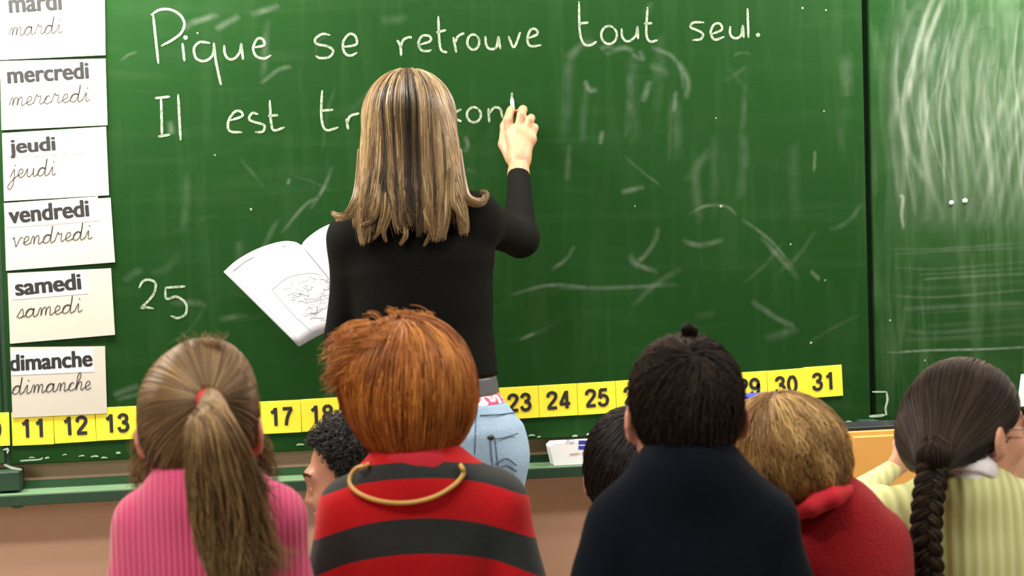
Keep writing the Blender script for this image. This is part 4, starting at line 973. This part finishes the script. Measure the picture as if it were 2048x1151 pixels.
chest, waist = J(838, 540), J(856, 665)
def top(g, arms=1.0):
    f = Fld(); f.cone(chest, waist, R(146)+g, R(120)+g, .06, (HF, .60)); f.cone(waist, hip, R(119)+g, R(137)+g, .06, (HF, .70))
    f.cone(nb, sl, R(34)+g, R(44)+g, .07); f.cone(nb, sr, R(34)+g, R(46)+g, .07); f.cone(nb, chest, R(38)+g, R(110)+g, .08, (HF, .6))
    f.chain([sl, el], [R(43)+g, R(36)+g], .03); f.cone(el, el+(wl-el)*arms, R(36)+g, R(24)+g, .02)
    f.chain([sr, er], [R(46)+g, R(35)+g], .03); f.cone(er, er+(wr-er)*arms, R(36)+g, R(25)+g, .025); return f
def jean(g):
    f = Fld(); f.cone(hip, J(884, 880), R(127)+g, R(166)+g, .06, (HF, .72)); f.ell(J(945, 900, -.045), np.array([.085, .07, .10])+g, None, .05); f.ell(J(820, 900, -.045), np.array([.085, .07, .10])+g, None, .05)
    for x in (800, 966):
        a = J(x, 925); kn = np.array([a[0], a[1]+.01, .47]); an = np.array([a[0], a[1]-.01, .09])
        f.chain([a, kn, an], [R(86)+g, .062+g, .05+g], .04)
    return f
body = top(-.008, .98); k.h.features(body)
body.cone(nb, k.h(0, -.1, -.15), .052, .052, .04)
for x in (800, 966):
    a = J(x, 925); kn = np.array([a[0], a[1]+.01, .47]); an = np.array([a[0], a[1]-.01, .09]); body.chain([J(x, 860), a, kn, an, an+HF*.16-HZ*.055], [R(70), R(76), .05, .036, .028], .03)
body.cone(er, wr, R(26), R(19.5), .02); body.cone(wr, J(1039, 318, .385), R(20), R(23), .012)
# writing hand: knuckles away from the wrist, fingers closed on the chalk
kn_ = [J(1021, 270, .415), J(1036, 260, .41), J(1051, 264, .405), J(1062, 278, .40)]
for q, r_q in zip(kn_, (12.5, 12.5, 12, 10.5)): body.cone(J(1038, 318, .385), q, R(21), R(r_q), .012)
body.cone(kn_[1], kn_[3], R(13), R(11), .012)
tipc = BP(1024, 214, .016)
rr = lambda *a: [R(v) for v in a]
body.chain([kn_[0], J(1017, 240, .42), J(1021, 222, .455), tipc+np.array([-.003, -.006, -.004])], rr(10.5, 10, 9, 7.5), .004)
body.chain([kn_[1], J(1043, 230, .415), J(1046, 219, .45), J(1034, 228, .485)], rr(10.5, 10, 9.5, 8), .004)
body.chain([kn_[2], J(1060, 240, .41), J(1062, 236, .445), J(1048, 252, .46)], rr(10, 9.5, 9, 7.5), .004)
body.chain([kn_[3], J(1069, 256, .41), J(1069, 254, .435), J(1056, 268, .445)], rr(9, 8.5, 8, 7), .004)
body.chain([J(1024, 318, .40), J(1008, 288, .425), J(1010, 252, .45), tipc+np.array([-.008, -.008, -.012])], rr(15, 12.5, 10.5, 8), .006)
# hand under the book
hd = J(733, 664, .28)-wl; hand(body, wl, hd, np.array([-.2, -.5, 1.0]), .165, .35, -1, .0085)
tb = sdf_obj('body', body, .0033, M_skint, k.root)
zc = J(960, 748)[2]; tp = top(0, .93); tp.cut(lambda P: zc-P[:, 2]); sdf_obj('black_top', tp, .005, M_black, k.root, .005, 14, (10, 10, 18))
zt, zb_ = J(960, 751)[2], J(960, 787)[2]
f = Fld(); f.cone(waist, hip, R(120), R(132), .05, (HF, .70)); f.cut(lambda P: P[:, 2]-zt); f.cut(lambda P: zb_-P[:, 2]); sdf_obj('belt', f, .004, M_belt, k.root)
z2 = J(960, 804)[2]; f = jean(-.0015); f.cut(lambda P: P[:, 2]-zb_); f.cut(lambda P: z2-P[:, 2]); sdf_obj('waistband', f, .004, M_pinkw, k.root)
jf = jean(0); jz = J(960, 803)[2]; jc = jean(0); jc.cut(lambda P: P[:, 2]-jz); jo = sdf_obj('jeans', jc, .006, M_jean, k.root, .004, 15, (16, 16, 22))
for ln in ([(975, 873), (1000, 876), (1036, 866)], [(980, 878), (983, 915), (988, 955)], [(990, 880), (993, 910), (998, 950)], [(990, 928), (1012, 916), (1034, 930)], [(993, 940), (1012, 930), (1034, 942)], [(960, 830), (1000, 828), (1032, 824)], [(952, 810), (950, 880), (946, 990)]):
    cord('pocket_stitching', [jf.march(x, y, 3.4, .003) for x, y in ln], .0013, M_stitch, jo, 20, 5)
rv = Fld(); rv.ell(jf.march(982, 874, 3.4, .003), (.0075, .005, .0065)); sdf_obj('rivet', rv, .0018, M_rivet, jo)
for x in (800, 966):
    a = J(x, 925); an = np.array([a[0], a[1]-.01, .09]); sh = Fld(); sh.chain([an-HZ*.04, an+HF*.17-HZ*.055], [.045, .034], .02); sh.cut(lambda P: .002-P[:, 2]); sdf_obj('shoe', sh, .007, M_shoe, k.root)
k.h.face_parts(tb, M_iris, M_lip, H_dark)
# hair
f = Fld(); k.h.skull(f, .07, .02); f.cone(J(820, 245, -.02), J(821, 320, -.055), R(80), R(86), .05, (HF, .66)); f.cone(J(821, 320, -.055), J(822, 440, -.078), R(86), R(104), .05, (HF, .42)); f.cone(J(822, 440, -.078), J(822, 520, -.085), R(104), R(106), .05, (HF, .40))
def tcut(P, h=k.h):
    q = h.loc(P); hl = np.interp(q[:, 1], [-.5, -.02, .10, .2, .30, .6], [-6., -6., -.5, .16, .26, .28]); return np.maximum((hl-q[:, 2])*h.s*.6, J(822, 398)[2]-P[:, 2])
cap('hair_cap', f, k.h, tcut, H_teach, k.root, .12, .005, .007)  # cap darker than the strands: shade between the locks put into its colour
r = scalp_roots(k.h, f, 7000, lambda P: np.maximum(tcut(P), -.02*0+(J(820, 300)[2]-P[:, 2])), rg)
crown = k.h(0, -.02, .56); N = len(r); lat = (r-k.h(0, 0, 0))@HR
def tdir(P, t):
    D = P-crown; D = D/np.maximum(np.linalg.norm(D, axis=1, keepdims=True), 1e-6); wgt = np.exp(-np.maximum(0, crown[2]-P[:, 2])/.035)[:, None]
    return D*(wgt*1.0+.12)-HZ*(.25+.9*(1-wgt))
P = trace(f, r, tdir, .50, 44, rg.uniform(-.006, .003, N), 0)
G, sh = clump(P.copy(), 80, .6, rg, .8, 1.0)
xl = ((P[:, -1]-J(822, 450))@HR)*k.K; ze = np.array([J(822, y)[2] for y in np.clip(484-np.maximum(0, np.abs(xl+2)-55)*1.2-rg.exponential(16, N)+44*(sh-.6), 385, 520)])
P2 = np.empty((N, 36, 3))
for i in range(N):
    a = G[i]; b = np.argmax(a[:, 2] < ze[i]); b = b if b > 0 else len(a)
    P2[i] = resample(a[:max(3, b)], 36)
mids = np.clip(1-np.abs(((P2[:, -1]-J(818, 450))@HR)*k.K)/70, 0, 1)
P2, _s = clump(P2, 30, .93, rg, .7, 3.2)
xm = ((P2[:, 16]-J(820, 330))@HR)*k.K+820; dk = np.zeros(N)
for cx_, wd_, am in ((776, 5, .85), (797, 4, .6), (826, 9, 1.0), (842, 5, .9), (871, 5, .6), (893, 3, .45), (752, 3, .45)): dk = np.maximum(dk, am*np.exp(-((xm-cx_)/wd_)**2))
sh = np.clip((.35+.65*sh)*(1-dk)+.10*rg.normal(size=N)*(1-dk), 0, 1)
strands('hair', frizz(P2, .004, rg, 40, 2.0), .00085, H_teach, k.root, sh)
lk = []
lk.append(lock([J(728, 300, -.05), J(722, 370, -.07), J(712, 405, -.09), J(695, 428, -.09), J(677, 432, -.08), J(664, 424, -.07)], [.014, .014, .012, .008, .006, .003], 240, rg, 26, 1, .8))
lk.append(lock([J(735, 330, -.06), J(728, 390, -.08), J(712, 420, -.09), J(690, 434, -.09), J(672, 440, -.08)], [.012, .012, .010, .006, .002], 140, rg, 26, 1, .8))
lk.append(lock([J(910, 300, -.05), J(920, 360, -.07), J(930, 392, -.08), J(948, 404, -.08), (J(966, 402, -.07)), J(972, 388, -.06), J(962, 382, -.055)], [.014, .013, .012, .010, .008, .006, .003], 260, rg, 26, 1, .8))
for (a, b, c) in (((760, 405), (745, 440), (722, 452)), ((770, 410), (760, 455), (748, 478)), ((905, 395), (918, 425), (930, 442)), ((895, 410), (890, 455), (872, 485)), ((780, 420), (768, 460), (772, 484)), ((800, 420), (812, 465), (800, 490)), ((850, 420), (862, 460), (848, 492))):
    lk.append(lock([J(a[0], a[1]-60, -.10), J(*a, -.125), J(*b, -.125), J(*c, -.115)], [.006, .007, .005, .002], 70, rg, 26, 1, .5))
sh = np.concatenate([np.clip(.30+.55*rg.random(len(x))+.2*rg.random(), 0, 1) for x in lk]); lk = cats(lk); strands('hair_flicks', frizz(lk, .0018, rg), .0008, H_teach, k.root, sh)

# chalk stick in the writing hand
M_stick = mat('white_chalk', (0.80, 0.82, 0.78), 0.9, 0.1, col2=(0.74, 0.77, 0.72), nscale=60)
cp = [BP(1024, 200, .004), BP(1026, 224, .050)]
o = cord('chalk_stick', cp, .0048, M_stick, None, 8, 10); tag(o, 'short white chalk stick held between fingers of the writing hand', 'chalk')

# open book
bk = empty('open_book', J(655, 650, .27), 'open white picture book held up at the left side of the black top', 'book')
M_page = mat('book_page', (0.35, 0.355, 0.378), 0.7, 0.15, col2=(0.335, 0.34, 0.362), nscale=20)
M_print = mat('grey_print', (0.13, 0.13, 0.145), 0.7, 0.1, col2=(0.21, 0.21, 0.225), nscale=60)
def leaf(topc, botc, dt, db, n=24, mv=10):
    A = catmull([U(x, y, 3.75+dt[i]) for i, (x, y) in enumerate(topc)], n); B = catmull([U(x, y, 3.75+db[i]) for i, (x, y) in enumerate(botc)], n)
    v = np.linspace(0, 1, mv)[None, :, None]; return A[:, None]*(1-v)+B[:, None]*v
Lf = leaf([(447, 543), (475, 519), (515, 497), (560, 483), (588, 483), (603, 490)], [(597, 691), (622, 677), (652, 662), (690, 648), (718, 646), (735, 652)], [.34, .345, .345, .35, .355, .365], [.26, .265, .265, .27, .275, .285])
Rf = leaf([(603, 490), (610, 480), (628, 465), (650, 452), (675, 443), (705, 436)], [(735, 652), (745, 642), (760, 630), (782, 622), (806, 616), (834, 610)], [.365, .36, .355, .35, .34, .32], [.285, .28, .275, .27, .26, .24])
def leaf_obj(name, Gd, th, m, ins=0.0):
    n, mv, _ = Gd.shape; du = np.gradient(Gd, axis=0); dv = np.gradient(Gd, axis=1); N_ = np.cross(du, dv); N_ /= np.linalg.norm(N_, axis=2, keepdims=True)
    if np.mean(N_@FW) > 0: N_ = -N_
    V = np.concatenate([Gd.reshape(-1, 3), (Gd-N_*th).reshape(-1, 3)]); o_ = n*mv; Q = []
    for i in range(n-1):
        for j in range(mv-1):
            a = i*mv+j; Q += [(a, a+1, a+mv+1, a+mv), (o_+a, o_+a+mv, o_+a+mv+1, o_+a+1)]
    for i in range(n-1):
        a = i*mv; b = i*mv+mv-1; Q += [(a, a+mv, o_+a+mv, o_+a), (b, o_+b, o_+b+mv, b+mv)]
    for j in range(mv-1):
        a = j; b = (n-1)*mv+j; Q += [(a, o_+a, o_+a+1, a+1), (b, b+1, o_+b+1, o_+b)]
    return link(name, np_mesh(name, V, np.array(Q)), m, bk), N_
lo_, LN = leaf_obj('page_block', Lf, .005, M_page); ro_, RN = leaf_obj('page_block', Rf, .005, M_page)
M_cover = mat('white_book_cover', (0.7, 0.7, 0.72), 0.4, 0.4, col2=(0.66, 0.66, 0.7), nscale=10)
leaf_obj('cover', Lf-LN*.0052, .0016, M_cover); leaf_obj('cover', Rf-RN*.0052, .0016, M_cover)
def onpage(u, v):
    n, mv, _ = Lf.shape; x, y = u*(n-1), v*(mv-1); i, j = min(int(x), n-2), min(int(y), mv-2); a, b = x-i, y-j
    p = Lf[i, j]*(1-a)*(1-b)+Lf[i+1, j]*a*(1-b)+Lf[i, j+1]*(1-a)*b+Lf[i+1, j+1]*a*b; return p+LN[i, j]*.0008
def pageline(m, pts, wd):
    P = catmull([onpage(*p) for p in pts], 14); T = np.gradient(P, axis=0); N_ = np.cross(T, -FW); N_ /= np.maximum(np.linalg.norm(N_, axis=1, keepdims=True), 1e-9); n = len(P)
    m.add(np.concatenate([P+N_*wd/2, P-N_*wd/2]), [(i, i+1, n+i+1, n+i) for i in range(n-1)])
m = MB(); pageline(m, [(.08, .06), (.3, .06), (.62, .06)], .0028); pageline(m, [(.05, .10), (.05, .5), (.05, .97)], .0008)
for _ in range(60):
    u, v = rg.uniform(.28, .85), rg.uniform(.45, .92); s_ = rg.uniform(.02, .07)
    pageline(m, [(u, v), (u+s_, v+rg.uniform(-.03, .03)), (u+s_*1.6, v+rg.uniform(-.05, .05)), (min(.97, u+s_*2.2), v+rg.uniform(-.04, .04))], rg.uniform(.0007, .0017))
pageline(m, [(.25, .42), (.45, .38), (.7, .40), (.9, .46)], .0012); pageline(m, [(.25, .42), (.24, .7), (.27, .95)], .0012); pageline(m, [(.27, .95), (.6, .96), (.9, .95)], .0012)
tag(m.build('printed_drawing', M_print, lo_), kind='stuff')

# ------------------------------------------------------------------ things on the tray and beside it
M_carton = mat('white_carton', (0.78, 0.78, 0.80), 0.5, 0.4, col2=(0.73, 0.73, 0.76), nscale=15)
M_blue = mat('blue_print', (0.02, 0.035, 0.30), 0.5, 0.4, col2=(0.03, 0.05, 0.34), nscale=30)
M_greyp = mat('grey_print_small', (0.38, 0.38, 0.40), 0.6, 0.3, col2=(0.45, 0.45, 0.47), nscale=90)
M_redp = mat('pale_red_print', (0.60, 0.30, 0.28), 0.6, 0.3, col2=(0.66, 0.36, 0.33), nscale=90)
a = BP(1104, 919, .06); b = BP(1215, 872, .06); y0, y1 = YB-.06, YB-.005
cx = empty('chalk_box', (a[0], y0, trz), 'small white carton with blue logo standing on the chalk tray', 'box')
m = MB(); x0, x1, zt_ = a[0], b[0], trz+.058
m.add([(x0+.004, y0, trz+.0005), (x1, y0, trz+.0005), (x1, y1, trz+.0005), (x0+.004, y1, trz+.0005), (x0-.006, y0, zt_-.009), (x1+.004, y0, zt_-.002), (x1+.004, y1, zt_-.002), (x0-.006, y1, zt_-.009), (x0+.004, y0, zt_), (x1+.004, y0, zt_), (x1+.004, y1, zt_), (x0+.004, y1, zt_)],
      [(3, 2, 1, 0), (0, 1, 5, 8, 4), (1, 2, 6, 10, 9, 5) if False else (1, 2, 6, 5), (2, 3, 7, 11, 6), (3, 0, 4, 7), (4, 8, 11, 7), (8, 9, 10, 11), (5, 9, 8), (6, 11, 10), (5, 6, 10, 9)])
ca_ = m.build('carton', M_carton, cx, bevel=.0015)
def patch(name, px0, py0, px1, py1, off, m_, par, arc=0):
    p = [BP(px0, py1, off), BP(px1, py1, off), BP(px1, py0, off), BP(px0, py0, off)]; mb = MB(); mb.slab(p, NV, .0004); return mb.build(name, m_, par)
patch('logo', 1157, 880, 1183, 888, .0606, M_blue, ca_); patch('logo', 1157, 891, 1183, 898, .0606, M_blue, ca_)
m = MB(); pxrib(m, [(1131, 885), (1137, 882), (1143, 885), (1150, 881)], 3, .0608, 8); pxrib(m, [(1131, 880), (1150, 878)], 2.5, .0608, 6); m.build('small_print', M_greyp, ca_)
m = MB(); pxrib(m, [(1139, 908), (1160, 906)], 3, .0608, 6); pxrib(m, [(1163, 905), (1180, 903)], 3, .0608, 6); m.build('small_print', M_redp, ca_)
# pack with blue top edge and a green and yellow packet behind the blond head
a = BP(1474, 900, .05); b = BP(1562, 786, .05)
pk = empty('storage_box', (a[0], YB-.05, trz), 'white box with blue top edge behind the honey blond hair', 'box')
box('body', (a[0], YB-.075, trz+.0005), (b[0], YB-.006, b[2]-.008), M_carton, pk, .003); box('lid', (a[0]-.002, YB-.077, b[2]-.008), (b[0]+.002, YB-.004, b[2]), M_blue, pk, .002)
M_pk = mat('green_packet', (0.10, 0.30, 0.07), 0.4, 0.5, col2=(0.55, 0.50, 0.06), nscale=28)
a = BP(1438, 915, .06); b = BP(1470, 876, .06)
f = Fld(); f.cone([a[0]+.02, YB-.045, trz+.022], [b[0]-.014, YB-.045, trz+.022], .022, .022); f.cut(lambda P: trz+.0005-P[:, 2]); o = sdf_obj('packet', f, .003, M_pk, None, .001, 3, (60, 60, 60)); tag(o, 'small green and yellow packet on the chalk tray beside the navy fleece', 'packet')
# cabinet
M_wood = mat('orange_wood', (0.62, 0.33, 0.085), 0.45, 0.4, col2=(0.55, 0.28, 0.065), nscale=5)
M_dtop = mat('dark_laminate', (0.012, 0.014, 0.018), 0.4, 0.5, col2=(0.016, 0.018, 0.022), nscale=20)
a = BP(1694, 858, .16); b = BP(1975, 842, .16); yf = YB-.16
cb = empty('wooden_cabinet', ((a[0]+b[0])/2, yf+.1, 0), 'light orange wooden cabinet with dark top under the right board wing', 'cabinet')
zt_ = a[2]-.006; yb_ = YB-.05
box('body', (a[0], yf, .0), (b[0], yb_, zt_), M_wood, cb, .003); box('top_panel', (a[0]-.004, yf+.004, zt_), (b[0]+.006, yb_, zt_+.010), M_dtop, cb, .002)
dr = box('door', (a[0]+.012, yf-.012, .06), (b[0]-.012, yf, zt_-.012), M_wood, cb, .003); kn = Fld(); kn.ell([b[0]-.04, yf-.02, zt_-.16], (.012, .012, .012)); sdf_obj('knob', kn, .003, M_dtop, dr)
# two small round white spots and the sheet at the right edge
for (x, y, r_), lb in (((1903, 405, 5.5), 'left of the two small white dots on the right board wing'), ((1930, 401, 6), 'right of the two small white dots on the right board wing')):
    c = BP(x, y, .0045); f = Fld(); f.ell(c, (r_/810, .004, r_/810*.85)); o = sdf_obj('spot', f, .0012, M_carton, None); tag(o, lb+', a magnet', 'spot', 'white spots on the right wing')
m = MB(); q = [BP(x, y, .006) for x, y in ((2034, 813), (2090, 809), (2092, 742), (2042, 748))]; m.slab(q, NV, .0008); o = m.build('paper_sheet', M_label, None); tag(o, 'white paper sheet at the bottom of the right board wing beside glasses', 'paper')
